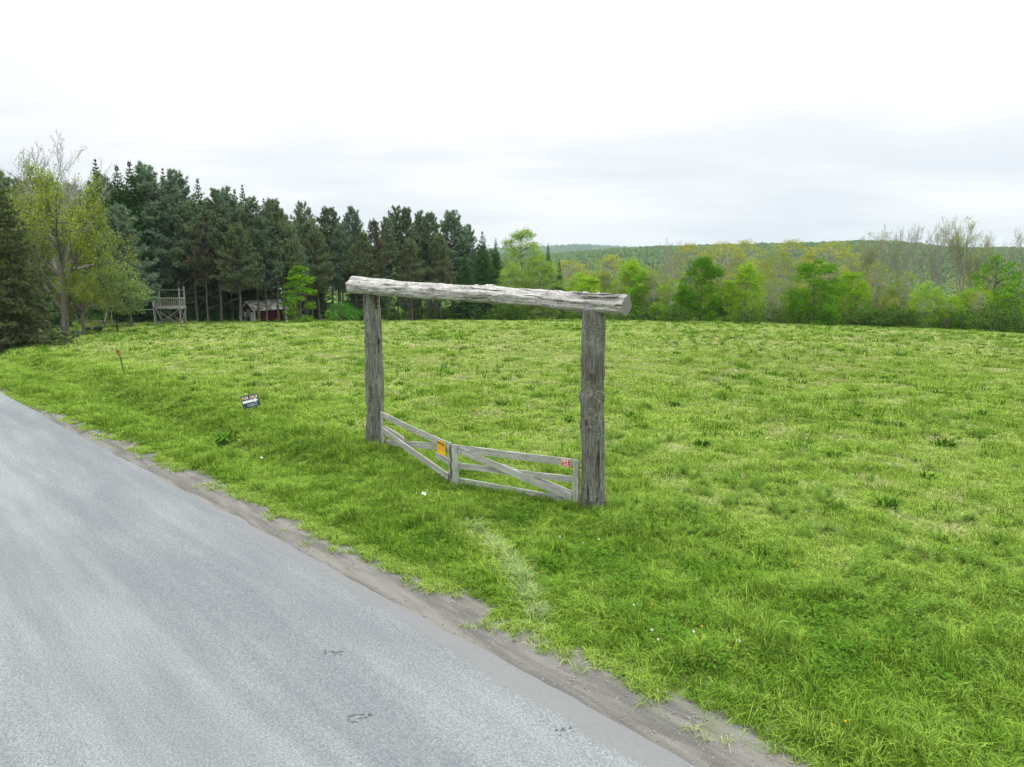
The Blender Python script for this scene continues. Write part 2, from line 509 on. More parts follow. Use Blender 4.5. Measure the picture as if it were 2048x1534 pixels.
def gravel_mat():
    m, nt = new_mat('dusty_gravel')
    oc = nd(nt, 'ShaderNodeTexCoord').outputs['Object']
    lon = mapping(nt, oc, (0.14, 1.0, 1.0))
    b = noise(nt, lon, 3.4, 4, 0.6, 0.5)
    s = noise(nt, oc, 80, 3, 0.7)
    vo = nd(nt, 'ShaderNodeTexVoronoi', {'Vector': oc, 'Scale': 55.0}, feature='F1')
    col = mixc(nt, ramp(nt, b, 0.35, 0.66), (0.088, 0.086, 0.078), (0.170, 0.164, 0.145))
    col = mixc(nt, ramp(nt, s, 0.5, 0.7, 0, 0.55), col, (0.25, 0.24, 0.22))
    col = mixc(nt, ramp(nt, s, 0.45, 0.3, 0, 0.6), col, (0.06, 0.055, 0.05))
    mo = noise(nt, mapping(nt, oc, (0.5, 1, 1), (3, 3, 0)), 2.2, 4, 0.65)
    sepy = nd(nt, 'ShaderNodeSeparateXYZ', {0: oc}).outputs[1]
    col = mixc(nt, mth(nt, 'MULTIPLY', ramp(nt, mo, 0.50, 0.62, 0, 0.5), ramp(nt, sepy, 0.35, 0.8)), col, (0.10, 0.13, 0.05))
    finish(nt, col, 0.95, mth(nt, 'ADD', s, mth(nt, 'MULTIPLY', vo.outputs['Distance'], 0.6)), 0.5, 0.012, 0.15)
    return m


M['ground'] = ground_mat()
M['asphalt'] = asphalt_mat()
M['gravel'] = gravel_mat()
M['stone'] = plain('pebble_stone', (0.21, 0.205, 0.19), 0.9, 0.5, 3)
M['tar'] = plain('tar_patch', (0.075, 0.081, 0.086), 0.8, 0.4, 30)

# ================================================================== ground, road, shoulder


def spaced(stops):
    """stops: [(pos, step), ...] -> grid lines whose spacing runs between the given steps"""
    out = [stops[0][0]]
    while out[-1] < stops[-1][0]:
        out.append(out[-1] + np.interp(out[-1], [a for a, b in stops], [b for a, b in stops]))
    return np.array(out)


def grid_mesh(name, xs, ys, zf, mat):
    X, Y = np.meshgrid(xs, ys)
    Z = zf(X, Y)
    nx, ny = len(xs), len(ys)
    i = np.arange(ny - 1)[:, None] * nx
    j = np.arange(nx - 1)[None, :]
    q = np.stack([i + j, i + j + 1, i + nx + j + 1, i + nx + j], -1).reshape(-1, 4)
    return mesh_np(name, np.stack([X, Y, Z], -1).reshape(-1, 3), [q], mat, True)


xs = spaced([(-5000, 900), (-400, 60), (-60, 2.2), (-28, 0.5), (-16, 0.26), (10, 0.26), (24, 0.6), (90, 3), (400, 60), (5000, 900)])
ys = spaced([(-300, 60), (-20, 2), (2, 0.3), (26, 0.3), (45, 0.8), (130, 2.5), (500, 60), (6000, 900)])
ground = tag(obj('ground', grid_mesh('ground', xs, ys, ground_z, M['ground'])), 'green meadow rising gently to a low crest before the woods', kind='structure')


def strip(name, s_vals, o0f, o1f, no, zoff, mat):
    """a sheet along the road between two offset curves; the object's own X axis runs along the road"""
    S = np.repeat(s_vals[:, None], no, 1)
    t = np.linspace(0, 1, no)[None, :]
    O = o0f(s_vals)[:, None] * (1 - t) + o1f(s_vals)[:, None] * t
    X, Y = road_xy(S, O)
    Z = macro(X, Y) + zoff(S, O)
    # local frame: origin at (RX, RY), X = -s direction, Y = o direction
    v = np.stack([-S, O, Z], -1).reshape(-1, 3)
    ns = len(s_vals)
    i = np.arange(ns - 1)[:, None] * no
    j = np.arange(no - 1)[None, :]
    q = np.stack([i + j, i + j + 1, i + no + j + 1, i + no + j], -1).reshape(-1, 4)[:, ::-1]
    q = q[:, ::-1]
    me = mesh_np(name, v, [q], mat, True)
    o = obj(name, me)
    o.location = (RX, RY, 0)
    o.rotation_euler = (0, 0, R(-45))
    me.flip_normals()
    return o


sv = np.concatenate([np.arange(-60, -14, 1.5), np.arange(-14, 34, 0.15), np.arange(34, 140, 2.0)])
crown_z = lambda S, O: 0.0 + 0.05 * (1 - ((O + 3.8) / 3.9) ** 2) + 0.008
road = tag(strip('road', sv, lambda s: 0 * s - 7.7, asphalt_edge, 24, crown_z, M['asphalt']), 'worn grey asphalt road running past the gate', kind='structure')
shoulder_z = lambda S, O: -0.012 - 0.02 * np.clip(O, 0, 1) + 0.02 * (fbm(S * 1.5, O * 3, 31) - 0.5) * sstep(0.0, 0.25, O - asphalt_edge(S))
shoulder = tag(strip('gravel_shoulder', sv, lambda s: asphalt_edge(s) - 0.25, lambda s: grass_edge(s) + 0.16, 12, shoulder_z, M['gravel']), 'dusty gravel shoulder between asphalt and grass', kind='structure')
for p in road.data.polygons[:1]:
    pass

# ================================================================== scattering (uncountable ground cover)
PROTO = {}


def proto_collection(name, meshes):
    c = bpy.data.collections.new(name)
    for k, me in enumerate(meshes):
        c.objects.link(bpy.data.objects.new('%s_%02d' % (name, k), me))
    return c


def scatter(name, label, coll, pts, rot, scl, idx, tint, cat=None):
    me = bpy.data.meshes.new(name)
    n = len(pts)
    me.vertices.add(n)
    me.vertices.foreach_set('co', np.asarray(pts, np.float32).ravel())
    a = me.attributes.new('rot', 'FLOAT_VECTOR', 'POINT')
    a.data.foreach_set('vector', np.asarray(rot, np.float32).ravel())
    a = me.attributes.new('scl', 'FLOAT_VECTOR', 'POINT')
    a.data.foreach_set('vector', np.asarray(scl, np.float32).ravel())
    a = me.attributes.new('idx', 'INT', 'POINT')
    a.data.foreach_set('value', np.asarray(idx, np.int32))
    a = me.attributes.new('tint', 'FLOAT', 'POINT')
    a.data.foreach_set('value', np.asarray(tint, np.float32))
    o = obj(name, me)
    ng = bpy.data.node_groups.new(name + '_scatter', 'GeometryNodeTree')
    ng.interface.new_socket('Geometry', in_out='INPUT', socket_type='NodeSocketGeometry')
    ng.interface.new_socket('Geometry', in_out='OUTPUT', socket_type='NodeSocketGeometry')
    gi = ng.nodes.new('NodeGroupInput')
    go = ng.nodes.new('NodeGroupOutput')
    ci = ng.nodes.new('GeometryNodeCollectionInfo')
    ci.inputs['Collection'].default_value = coll
    ci.inputs['Separate Children'].default_value = True
    ci.inputs['Reset Children'].default_value = True
    ip = ng.nodes.new('GeometryNodeInstanceOnPoints')
    ip.inputs['Pick Instance'].default_value = True

    def attr(nm, ty):
        k = ng.nodes.new('GeometryNodeInputNamedAttribute')
        k.data_type = ty
        k.inputs['Name'].default_value = nm
        return k.outputs['Attribute']
    er = ng.nodes.new('FunctionNodeEulerToRotation')
    L = ng.links.new
    L(gi.outputs[0], ip.inputs['Points'])
    L(ci.outputs[0], ip.inputs['Instance'])
    L(attr('idx', 'INT'), ip.inputs['Instance Index'])
    L(attr('rot', 'FLOAT_VECTOR'), er.inputs[0])
    L(er.outputs[0], ip.inputs['Rotation'])
    L(attr('scl', 'FLOAT_VECTOR'), ip.inputs['Scale'])
    L(ip.outputs[0], go.inputs[0])
    md = o.modifiers.new('scatter', 'NODES')
    md.node_group = ng
    return tag(o, label, cat, None, 'stuff')


def blades(rng, n, rad, h0, h1, w, lean=0.5, mat=None, name='tuft', curve=0.5):
    """a tuft: n tapered bent blades"""
    a = rng.uniform(0, 2 * np.pi, n)
    r = rad * np.sqrt(rng.uniform(0, 1, n))
    base = np.stack([r * np.cos(a), r * np.sin(a), np.full(n, -0.02)], -1)
    h = rng.uniform(h0, h1, n)
    az = a + rng.normal(0, 0.9, n)
    ln = np.abs(rng.normal(0, lean, n)) + 0.08
    dirh = np.stack([np.cos(az), np.sin(az), np.zeros(n)], -1)
    side = np.stack([-np.sin(az), np.cos(az), np.zeros(n)], -1)
    tw = rng.uniform(-0.9, 0.9, n)[:, None]
    side = side * np.cos(tw) + dirh * np.sin(tw)
    mid = base + dirh * (h * ln * 0.35)[:, None] + np.array([0, 0, 1.0]) * (h * 0.62)[:, None]
    tip = base + dirh * (h * ln * (0.7 + curve))[:, None] + np.array([0, 0, 1.0]) * (h * np.clip(1.0 - 0.45 * ln, 0.35, 1))[:, None]
    ww = (w * rng.uniform(0.6, 1.2, n))[:, None]
    v = np.stack([base - side * ww / 2, base + side * ww / 2, mid + side * ww * 0.4, mid - side * ww * 0.4, tip], 1)
    i = np.arange(n)[:, None] * 5
    g = Geo()
    g.add(v.reshape(-1, 3), i + np.array([[0, 1, 2, 3]]), i + np.array([[3, 2, 4]]))
    return g.mesh(name, mat)


rg = np.random.default_rng(11)
C_short = proto_collection('short_tuft', [blades(rg, 34, 0.11, 0.07, 0.20, 0.010, 0.65, M['grass']) for _ in range(4)])
C_tall = proto_collection('tall_tuft', [blades(rg, 44, 0.12, 0.16, 0.42, 0.011, 0.55, M['grass']) for _ in range(4)])
C_mid = proto_collection('mid_tuft', [blades(rg, 46, 0.22, 0.05, 0.17, 0.020, 0.75, M['grass']) for _ in range(4)])
C_far = proto_collection('far_tuft', [blades(rg, 46, 0.45, 0.05, 0.15, 0.042, 0.85, M['grass']) for _ in range(4)])


def wood_edge(x):
    return np.minimum(np.maximum(0.47 * x + 104.8, 84.0), 104.0 - 0.20 * x)


def in_view(x, y, m=3.0):
    return np.abs(x) < 0.745 * y + m


def field_points(rng, y0, y1, dens, wmax=0.745):
    n = int((y1 - y0) * (y0 + y1) * wmax * dens + (y1 - y0) * 6 * dens)
    x0 = wmax * y1 + 3
    N = int(dens * (y1 - y0) * 2 * x0)
    x = rng.uniform(-x0, x0, N)
    y = rng.uniform(y0, y1, N)
    s, o = road_so(x, y)
    k = in_view(x, y) & (o > grass_edge(s) + 0.05) & (y < wood_edge(x) + 1.5)
    return x[k], y[k]


def grass_tint(x, y, rng):
    """0 lush, 0.5 yellow green, 1 straw"""
    s, o = road_so(x, y)
    d = o - grass_edge(s)
    big = fbm(x / 5.5, y / 5.5, 40, 3)
    fine = fbm(x / 0.7, y / 0.7, 55, 3)
    field = sstep(3.2, 7.5, d)
    t = 0.07 + 0.20 * sstep(0.3, 0.8, fine) + field * (0.25 + 0.25 * (big - 0.35)) + 0.16 * sstep(13, 50, y)
    t = t - 0.11 * sstep(0.54, 0.76, fbm(x / 0.9, y / 0.9, 91, 3)) * field
    dry = sstep(0.60, 0.82, fbm(x / 0.6, y / 0.6, 77, 3)) * (0.24 * field + 0.10)
    t = t + dry + rng.normal(0, 0.06, len(x))
    # a strip of bleached, flattened grass beside the shoulder
    ax, ay = -0.85, 14.0
    bx, by = 0.35, 10.5
    u = np.clip(((x - ax) * (bx - ax) + (y - ay) * (by - ay)) / ((bx - ax) ** 2 + (by - ay) ** 2), 0, 1)
    dist = np.hypot(x - ax - u * (bx - ax), y - ay - u * (by - ay))
    t = t + 0.30 * sstep(0.40, 0.08, dist) * (rng.uniform(0, 1, len(x)) < 0.7)
    return np.clip(t, 0, 1)


def lay(name, label, coll, y0, y1, dens, scale, seed, keep=None, tall=False):
    rng = np.random.default_rng(seed)
    x, y = field_points(rng, y0, y1, dens)
    s, o = road_so(x, y)
    d = o - grass_edge(s)
    if keep is not None:
        k = keep(x, y, d, rng)
        x, y, d = x[k], y[k], d[k]
    n = len(x)
    z = ground_z(x, y)
    clump = fbm(x / 0.9, y / 0.9, 91, 3)
    hs = (0.55 + 0.32 * sstep(0.25, 0.6, clump) + 0.95 * sstep(0.56, 0.76, clump)) * (0.55 + 0.45 * sstep(0.0, 0.5, d))
    sc = scale * rng.uniform(0.8, 1.2, n)
    rot = np.stack([rng.normal(0, 0.10, n), rng.normal(0, 0.10, n), rng.uniform(0, 6.28, n)], -1)
    return scatter(name, label, coll, np.stack([x, y, z], -1), rot, np.stack([sc, sc, sc * hs], -1), rng.integers(0, 4, n), grass_tint(x, y, rng), 'grass')


lay('verge_grass', 'short green grass between the gravel shoulder and the gate', C_short, 6.0, 21.0, 85, 1.0, 1)
lay('tall_verge_grass', 'tall lush grass on the verge in front of the gate', C_tall, 6.5, 34.0, 30, 0.85, 2,
    keep=lambda x, y, d, r: (r.uniform(0, 1, len(x)) < (0.08 + 0.92 * sstep(5.0, 3.0, d) * sstep(0.05, 0.4, d)) * sstep(0.28, 0.62, fbm(x / 1.1, y / 1.1, 63, 3))))
lay('meadow_grass', 'yellow green grass covering the nearer half of the meadow', C_mid, 21.0, 44.0, 26, 1.0, 3)
lay('distant_meadow_grass', 'pale green grass covering the far half of the meadow', C_far, 44.0, 112.0, 6.2, 1.0, 4)

# ================================================================== trees


def nrm(v):
    return v / (np.linalg.norm(v, axis=-1, keepdims=True) + 1e-9)


def needle_mesh(name, cen, axis, n, length, width, spread, rng, mat, size=None):
    c = np.repeat(cen, n, 0)
    a = np.repeat(axis, n, 0)
    d = nrm(a + rng.normal(0, spread, a.shape))
    sd = nrm(np.cross(d, rng.normal(0, 1, d.shape)))
    L = (length * rng.uniform(0.6, 1.25, len(c)))[:, None]
    if size is not None:
        L = L * np.repeat(size, n)[:, None]
    w = (width * rng.uniform(0.7, 1.3, len(c)))[:, None]
    v = np.stack([c - sd * w, c + sd * w, c + d * L], 1).reshape(-1, 3)
    t = np.arange(len(c) * 3).reshape(-1, 3)
    return mesh_np(name, v, [t], mat)


def leaf_geo(cen, size, rng, up=0.3, asp=0.7):
    n = len(cen)
    nn = nrm(rng.normal(0, 1, (n, 3)) + np.array([0, 0, up * 3]))
    u = nrm(np.cross(nn, rng.normal(0, 1, (n, 3))))
    w = np.cross(nn, u)
    s = (size * rng.uniform(0.6, 1.3, n))[:, None]
    v = np.stack([cen - u * s, cen - w * s * asp, cen + u * s, cen + w * s * asp], 1).reshape(-1, 3)
    return v, np.arange(n * 4).reshape(-1, 4)


def pine(seed, h, r, cb, mat, dense=1.0, upc=0.5):
    rng = np.random.default_rng(seed)
    g = Geo()
    zs = np.linspace(-0.3, h * 0.985, 12)
    bend = np.cumsum(rng.normal(0, 0.045, (12, 2)), 0)
    tp = np.stack([bend[:, 0], bend[:, 1], zs], -1)
    tp[:, :2] -= tp[0, :2]
    g.tube(tp, np.linspace(0.0125 * h, 0.02, 12), 7)
    cen, ax = [], []
    z = cb * h * 0.45
    while z < h * 0.985:
        t = (z - cb * h) / (h * (1 - cb))
        live = t > 0
        nb = rng.integers(5, 8) if live else rng.integers(1, 4)
        px = np.interp(z, zs, tp[:, 0])
        py = np.interp(z, zs, tp[:, 1])
        for b in range(nb):
            a = rng.uniform(0, 6.283)
            if live:
                L = r * (max(0.02, 1 - t) ** 0.65) * (0.55 + 0.45 * min(1, t * 5)) * rng.uniform(0.55, 1.2) + 0.25
                el = R(rng.uniform(-2, 24) + 30 * t)
            else:
                L = r * rng.uniform(0.25, 0.75)
                el = R(rng.uniform(-25, 10))
            d = np.array([math.cos(a) * math.cos(el), math.sin(a) * math.cos(el), math.sin(el)])
            k = np.linspace(0, 1, 5)
            pts = np.array([px, py, z]) + d * (L * k)[:, None] + np.array([0, 0, 1.0]) * (k ** 2 * L * (0.16 if live else -0.12))[:, None] + rng.normal(0, 0.03, (5, 3)) * k[:, None]
            g.tube(pts, np.linspace(0.03 + 0.012 * L, 0.008, 5), 4)
            if live:
                m = max(4, int(L * 6.5 * dense))
                kk = rng.uniform(0.3, 1.0, m) ** 0.75
                q = np.stack([np.interp(kk, k, pts[:, c]) for c in range(3)], -1)
                side = np.array([-d[1], d[0], 0])
                q = q + side * (rng.normal(0, 0.30, m) * L * 0.42)[:, None] + np.array([0, 0, 1.0]) * rng.normal(0.05, 0.14, m)[:, None]
                cen.append(q)
                ax.append(np.tile(d * 0.5 + np.array([0, 0, upc]), (m, 1)))
        z += rng.uniform(0.30, 0.62) * (0.8 if live else 1.3)
    cen = np.concatenate(cen)
    ax = np.concatenate(ax)
    return g.mesh('trunk', M['bark'], True), needle_mesh('crown', cen, ax, 18, 0.34, 0.040, 0.6, rng, mat)


def spruce(seed, h, r, cb, mat, droop=0.25):
    rng = np.random.default_rng(seed)
    g = Geo()
    zs = np.linspace(-0.3, h, 10)
    tp = np.stack([zs * 0, zs * 0, zs], -1)
    g.tube(tp, np.linspace(0.013 * h, 0.012, 10), 7)
    cen, ax = [], []
    z = cb * h
    while z < h * 0.99:
        t = (z - cb * h) / (h * (1 - cb))
        nb = int(rng.integers(5, 9))
        a0 = rng.uniform(0, 6.28)
        for b in range(nb):
            a = a0 + b * 6.283 / nb + rng.normal(0, 0.2)
            L = r * (1 - t) ** 0.80 * rng.uniform(0.65, 1.2) + 0.03
            el = R(-6 + 45 * t ** 2)
            d = np.array([math.cos(a) * math.cos(el), math.sin(a) * math.cos(el), math.sin(el)])
            k = np.linspace(0, 1, 5)
            pts = np.array([0, 0, z]) + d * (L * k)[:, None] + np.array([0, 0, 1.0]) * ((-droop * k + droop * 0.7 * k ** 3) * L)[:, None]
            g.tube(pts, np.linspace(0.012 + 0.01 * L, 0.006, 5), 3)
            m = max(4, int(L * 9.5))
            kk = rng.uniform(0.12, 1.0, m)
            q = np.stack([np.interp(kk, k, pts[:, c]) for c in range(3)], -1)
            side = np.array([-d[1], d[0], 0])
            off = rng.normal(0, 0.22, m) * L * (1.1 - 0.7 * kk)
            q = q + side * off[:, None] + np.array([0, 0, -1.0]) * (np.abs(off) * 0.25 + np.abs(rng.normal(0, 0.08, m)))[:, None]
            cen.append(q)
            ax.append(d * 0.75 + side * (np.sign(off) * 0.45)[:, None] + np.array([0, 0, -0.15 + 0.3 * t]))
        z += rng.uniform(0.22, 0.40)
    cen = np.concatenate(cen)
    ax = np.concatenate(ax)
    return g.mesh('trunk', M['bark_dark'], True), needle_mesh('crown', cen, ax, 14, 0.32, 0.036, 0.38, rng, mat, np.clip(1.15 - (cen[:, 2] / h) ** 3, 0.3, 1.0))


def grow(rng, p, d, L, r, lev, sp, g, tips):
    n = 6 if lev < 2 else 4
    pts = [p]
    dd = d.copy()
    for i in range(n - 1):
        dd = nrm(dd + rng.normal(0, sp['wob'], 3) + np.array([0, 0, sp['up'][lev]]))
        pts.append(pts[-1] + dd * L / (n - 1))
    pts = np.array(pts)
    r = max(r, sp.get('rmin', 0.008))
    r1 = max(r * sp.get('taper', 0.35), sp.get('rmin', 0.008))
    g.tube(pts, np.linspace(r, r1, n), 7 if lev == 0 else (4 if lev < 3 else 3))
    if lev >= sp['lev']:
        tips.append(pts[1:])
        return
    if lev == sp['lev'] - 1:
        tips.append(pts[-2:])
    nc = sp['n'][lev]
    t0 = sp['t0'][lev]
    for c in range(nc):
        t = t0 + (1 - t0) * (c + rng.uniform(0.2, 0.9)) / nc
        q = np.array([np.interp(t * (n - 1), np.arange(n), pts[:, k]) for k in range(3)])
        i = min(int(t * (n - 1)), n - 2)
        ax = nrm(pts[i + 1] - pts[i])
        ang = R(sp['ang'][lev]) * rng.uniform(0.7, 1.25)
        side = nrm(np.cross(ax, rng.normal(0, 1, 3)))
        cd = nrm(ax * math.cos(ang) + side * math.sin(ang))
        grow(rng, q, cd, L * sp['len'][lev] * rng.uniform(0.75, 1.15) * (1.15 - 0.45 * t if lev == 0 else 1.0), r * sp['rr'][lev] * (1.15 - 0.5 * t), lev + 1, sp, g, tips)
    if lev > 0 or sp.get('lead', True):
        grow(rng, pts[-1], dd, L * sp['len'][lev] * (0.6 if lev == 0 else 0.9), r1, lev + 1, sp, g, tips)


def broadleaf(seed, h, sp, leaf_n, leaf_s, spread, mat, bark, zmin=0.0):
    """a tree whose branches show: leaf_n small leaves around each twig point"""
    rng = np.random.default_rng(seed)
    g = Geo()
    tips = []
    grow(rng, np.array([0, 0, -0.3]), nrm(np.array([rng.normal(0, 0.03), rng.normal(0, 0.03), 1.0])), sp['trunk'], sp['r'], 0, sp, g, tips)
    allv = np.concatenate(g.v)
    top = allv[:, 2].max()
    k = h / top
    g.v = [v * k for v in g.v]
    tip = np.concatenate(tips) * k
    cxy = tip[:, :2].mean(0) / tip[:, 2].mean()
    for v in g.v:
        v[:, :2] -= cxy * np.clip(v[:, 2:3], 0, None)
    tip[:, :2] -= cxy * np.clip(tip[:, 2:3], 0, None)
    tip = tip[tip[:, 2] > zmin * h]
    c = np.repeat(tip, max(1, int(math.ceil(leaf_n))), 0)
    if leaf_n < 1:
        c = c[rng.uniform(0, 1, len(c)) < leaf_n]
    c = c + rng.normal(0, spread, c.shape)
    v, q = leaf_geo(c, leaf_s, rng)
    return g.mesh('trunk', bark, True), mesh_np('crown', v, [q], mat)


def clumped(seed, h, r, cb, nclump, nleaf, leaf_s, mat, bark, shape=1.0, cs=0.16):
    """a dense round-crowned tree built of leaf sprays with gaps between them"""
    rng = np.random.default_rng(seed)
    g = Geo()
    twig = 0.006 if nleaf > 46 else 0.012
    tr = np.array([[0, 0, -0.3], [0.05, 0, h * 0.25], [rng.normal(0, .1), rng.normal(0, .1), h * 0.55], [rng.normal(0, .2), rng.normal(0, .2), h * (0.9 if nleaf <= 60 else 0.68)]])
    g.tube(tr, [0.016 * h, 0.012 * h, 0.007 * h, 0.015], 7)
    cs_all = []
    ph = rng.uniform(0, 6.28, 4)
    for i in range(nclump):
        u = rng.uniform(0.0, 1.0)
        a = rng.uniform(0, 6.283)
        # envelope radius over height, lobed
        env = min(1.0, (u + 0.22) / 0.55) ** 0.5 * (1 - u ** (4.0 / shape)) ** 0.55 + 0.05
        lob = 1 + 0.16 * math.sin(3 * a + ph[0] + 4 * u) + 0.12 * math.sin(5 * a + ph[1] - 6 * u)
        rr = r * env * lob * rng.uniform(0.35, 1.0) ** 0.45
        z = h * (cb + (1 - cb) * u * rng.uniform(0.94, 1.0)) - 0.03 * h
        c = np.array([rr * math.cos(a), rr * math.sin(a), z])
        zt = max(0.1 * h, min(z - 0.25 * rr - 0.3, h * 0.85))
        b = np.array([np.interp(zt, tr[:, 2], tr[:, 0]), np.interp(zt, tr[:, 2], tr[:, 1]), zt])
        mid = (b + c) / 2 + np.array([0, 0, 0.08 * rr])
        g.tube([b, mid, c], [0.012 + 0.006 * rr, 0.012 + twig, twig], 3)
        sz = cs * r * rng.uniform(0.75, 1.35) * (0.6 + 0.4 * env) + 0.2
        m = int(nleaf * rng.uniform(0.7, 1.2))
        d = nrm(rng.normal(0, 1, (m, 3)))
        d[:, 2] = np.where(d[:, 2] < 0, d[:, 2] * 0.55, d[:, 2] * 0.8)
        outd = nrm(np.array([c[0], c[1], 0.3 * r]))
        q = c + d * sz * (rng.uniform(0.35, 1.0, m) ** 0.5)[:, None] * np.array([1.15, 1.15, 0.8]) + outd * (rng.uniform(0, 0.5, m) * sz)[:, None] - np.array([0, 0, 1.0]) * (rng.uniform(0, 0.35, m) * sz)[:, None]
        cs_all.append(q)
    v, q = leaf_geo(np.concatenate(cs_all), leaf_s, rng, 0.35)
    return g.mesh('trunk', bark, True), mesh_np('crown', v, [q], mat)


SP_BARE = dict(trunk=10, r=0.22, rmin=0.012, lev=4, n=[10, 5, 4, 3], t0=[0.36, 0.25, 0.2, 0.2], ang=[30, 26, 26, 28], len=[0.62, 0.5, 0.5, 0.5], rr=[0.42, 0.5, 0.55, 0.55], up=[0.02, 0.10, 0.09, 0.06, 0.04], wob=0.07)
SP_BUD = dict(trunk=8, r=0.2, lev=4, n=[9, 5, 4, 4], t0=[0.22, 0.25, 0.2, 0.2], ang=[46, 38, 36, 36], len=[0.55, 0.5, 0.5, 0.5], rr=[0.45, 0.5, 0.55, 0.55], up=[0.02, 0.07, 0.04, 0.0, 0.0], wob=0.10)
SP_OLD = dict(trunk=6.0, r=0.36, lev=4, n=[9, 6, 5, 4], t0=[0.30, 0.22, 0.2, 0.2], ang=[58, 44, 40, 40], len=[0.80, 0.52, 0.5, 0.5], rr=[0.5, 0.5, 0.5, 0.5], up=[0.0, 0.06, 0.03, 0.0, 0.0], wob=0.13)
SP_SAP = dict(trunk=9, r=0.10, lev=3, n=[16, 5, 4], t0=[0.12, 0.2, 0.2], ang=[52, 42, 40], len=[0.30, 0.5, 0.5], rr=[0.4, 0.5, 0.5], up=[0.02, 0.06, 0.02, 0.0], wob=0.10, taper=0.15)

VAR = {}


def variants(kind, h, meshes):
    VAR[kind] = (h, meshes)


variants('pine', 16, [pine(1, 16, 3.7, 0.40, M['pine']), pine(2, 16, 3.3, 0.33, M['pine']), pine(3, 16, 3.6, 0.46, M['pine'], 0.85)])
variants('pine_blue', 15, [pine(4, 15, 4.0, 0.14, M['pine_blue'], 1.1), pine(5, 15, 3.6, 0.28, M['pine_blue'])])
variants('pine_olive', 15, [pine(6, 15, 4.0, 0.28, M['pine_olive']), pine(7, 15, 3.6, 0.36, M['pine_olive'])])
variants('pine_brown', 14, [pine(8, 14, 3.0, 0.35, M['pine_brown'], 0.7)])
variants('spruce', 16, [spruce(11, 16, 3.5, 0.06, M['spruce']), spruce(12, 16, 3.0, 0.10, M['spruce'])])
variants('spruce_brown', 11, [spruce(14, 11, 3.3, 0.03, M['spruce_brown'], 0.62)])
variants('maple', 11, [clumped(21, 11, 3.2, 0.03, 105, 230, 0.10, M['maple'], M['bark'], 1.0, 0.25), clumped(22, 11, 3.4, 0.02, 110, 230, 0.10, M['maple'], M['bark'], 1.1, 0.25)])
variants('maple_light', 10, [clumped(23, 10, 3.0, 0.03, 95, 180, 0.095, M['maple_light'], M['bark'], 1.5, 0.24), clumped(24, 10, 2.9, 0.04, 90, 180, 0.095, M['maple_light'], M['bark'], 1.1, 0.24)])
variants('fresh', 15, [clumped(25, 15, 3.7, 0.06, 300, 85, 0.085, M['fresh'], M['bark'], 1.3, 0.15), clumped(26, 15, 4.4, 0.03, 280, 85, 0.095, M['fresh'], M['bark'], 1.1, 0.15)])
variants('bud', 14, [broadleaf(31, 14, SP_BUD, 8, 0.07, 0.24, M['bud'], M['bark_pale']), clumped(32, 14, 3.6, 0.12, 230, 60, 0.07, M['bud'], M['bark_pale'], 0.9, 0.16)])
variants('bud_gold', 14, [clumped(33, 14, 3.4, 0.2, 230, 75, 0.07, M['bud_gold'], M['bark_pale'], 0.9, 0.16), clumped(34, 14, 3.1, 0.2, 220, 75, 0.07, M['bud_gold'], M['bark_pale'], 0.95, 0.16)])
variants('bud_dull', 12, [clumped(35, 12, 3.0, 0.08, 210, 62, 0.07, M['bud_dull'], M['bark_pale'], 0.95, 0.17), clumped(36, 12, 2.7, 0.10, 200, 55, 0.07, M['bud_dull'], M['bark_pale'], 1.1, 0.17)])
variants('bare', 20, [broadleaf(37, 20, SP_BARE, 0.8, 0.075, 0.2, M['bud_dull'], M['bark_pale']), broadleaf(38, 20, SP_BARE, 1.6, 0.075, 0.2, M['bud_dull'], M['bark_pale']), broadleaf(39, 20, SP_BARE, 0.6, 0.075, 0.2, M['bud_dull'], M['bark_pale']), broadleaf(40, 20, SP_BARE, 0.12, 0.08, 0.15, M['bud_dull'], M['bark_pale'])])
variants('old_bud', 14, [broadleaf(41, 14, SP_OLD, 5, 0.066, 0.26, M['bud'], M['bark'], 0.12)])
variants('apple', 6, [clumped(43, 6, 2.3, 0.34, 80, 85, 0.085, M['apple'], M['bark_dark'], 0.9, 0.2)])
variants('sapling', 8, [clumped(44, 8, 1.6, 0.05, 75, 70, 0.10, M['sapling_leaf'], M['bark'], 1.3, 0.2)])
variants('leaf_young', 9, [clumped(45, 9, 2.6, 0.06, 150, 42, 0.105, M['maple_light'], M['bark_pale'], 1.0, 0.15), clumped(46, 9, 2.8, 0.06, 150, 45, 0.105, M['maple'], M['bark'], 0.95, 0.15)])
variants('shrub', 2.4, [clumped(47, 2.4, 1.7, 0.02, 55, 70, 0.075, M['bush'], M['bark_dark'], 0.75, 0.26)])
variants('thicket', 3.2, [clumped(48, 3.2, 2.0, 0.0, 46, 60, 0.10, M['under'], M['bark_dark'], 0.8, 0.3), clumped(49, 3.0, 2.2, 0.0, 46, 60, 0.10, M['under'], M['bark_dark'], 0.9, 0.3)])

trng = random.Random(5)
CAT = {'shrub': 'shrub', 'thicket': 'shrub'}


def tree(name, kind, x, y, h, label, group=None, wide=1.0, var=None, lean=(0, 0)):
    h0, ms = VAR[kind]
    trunk, crown = ms[trng.randrange(len(ms)) if var is None else var]
    e = empty(name, (x, y, float(ground_z(x, y))), trng.uniform(0, 6.28), label, CAT.get(kind, 'tree'), group)
    k = h / h0
    e.scale = (k * wide, k * wide, k)
    e.rotation_euler = (lean[0], lean[1], e.rotation_euler[2])
    obj('trunk' if kind not in CAT else 'stem', trunk, e)
    obj('crown' if kind not in CAT else 'foliage', crown, e)
    return e


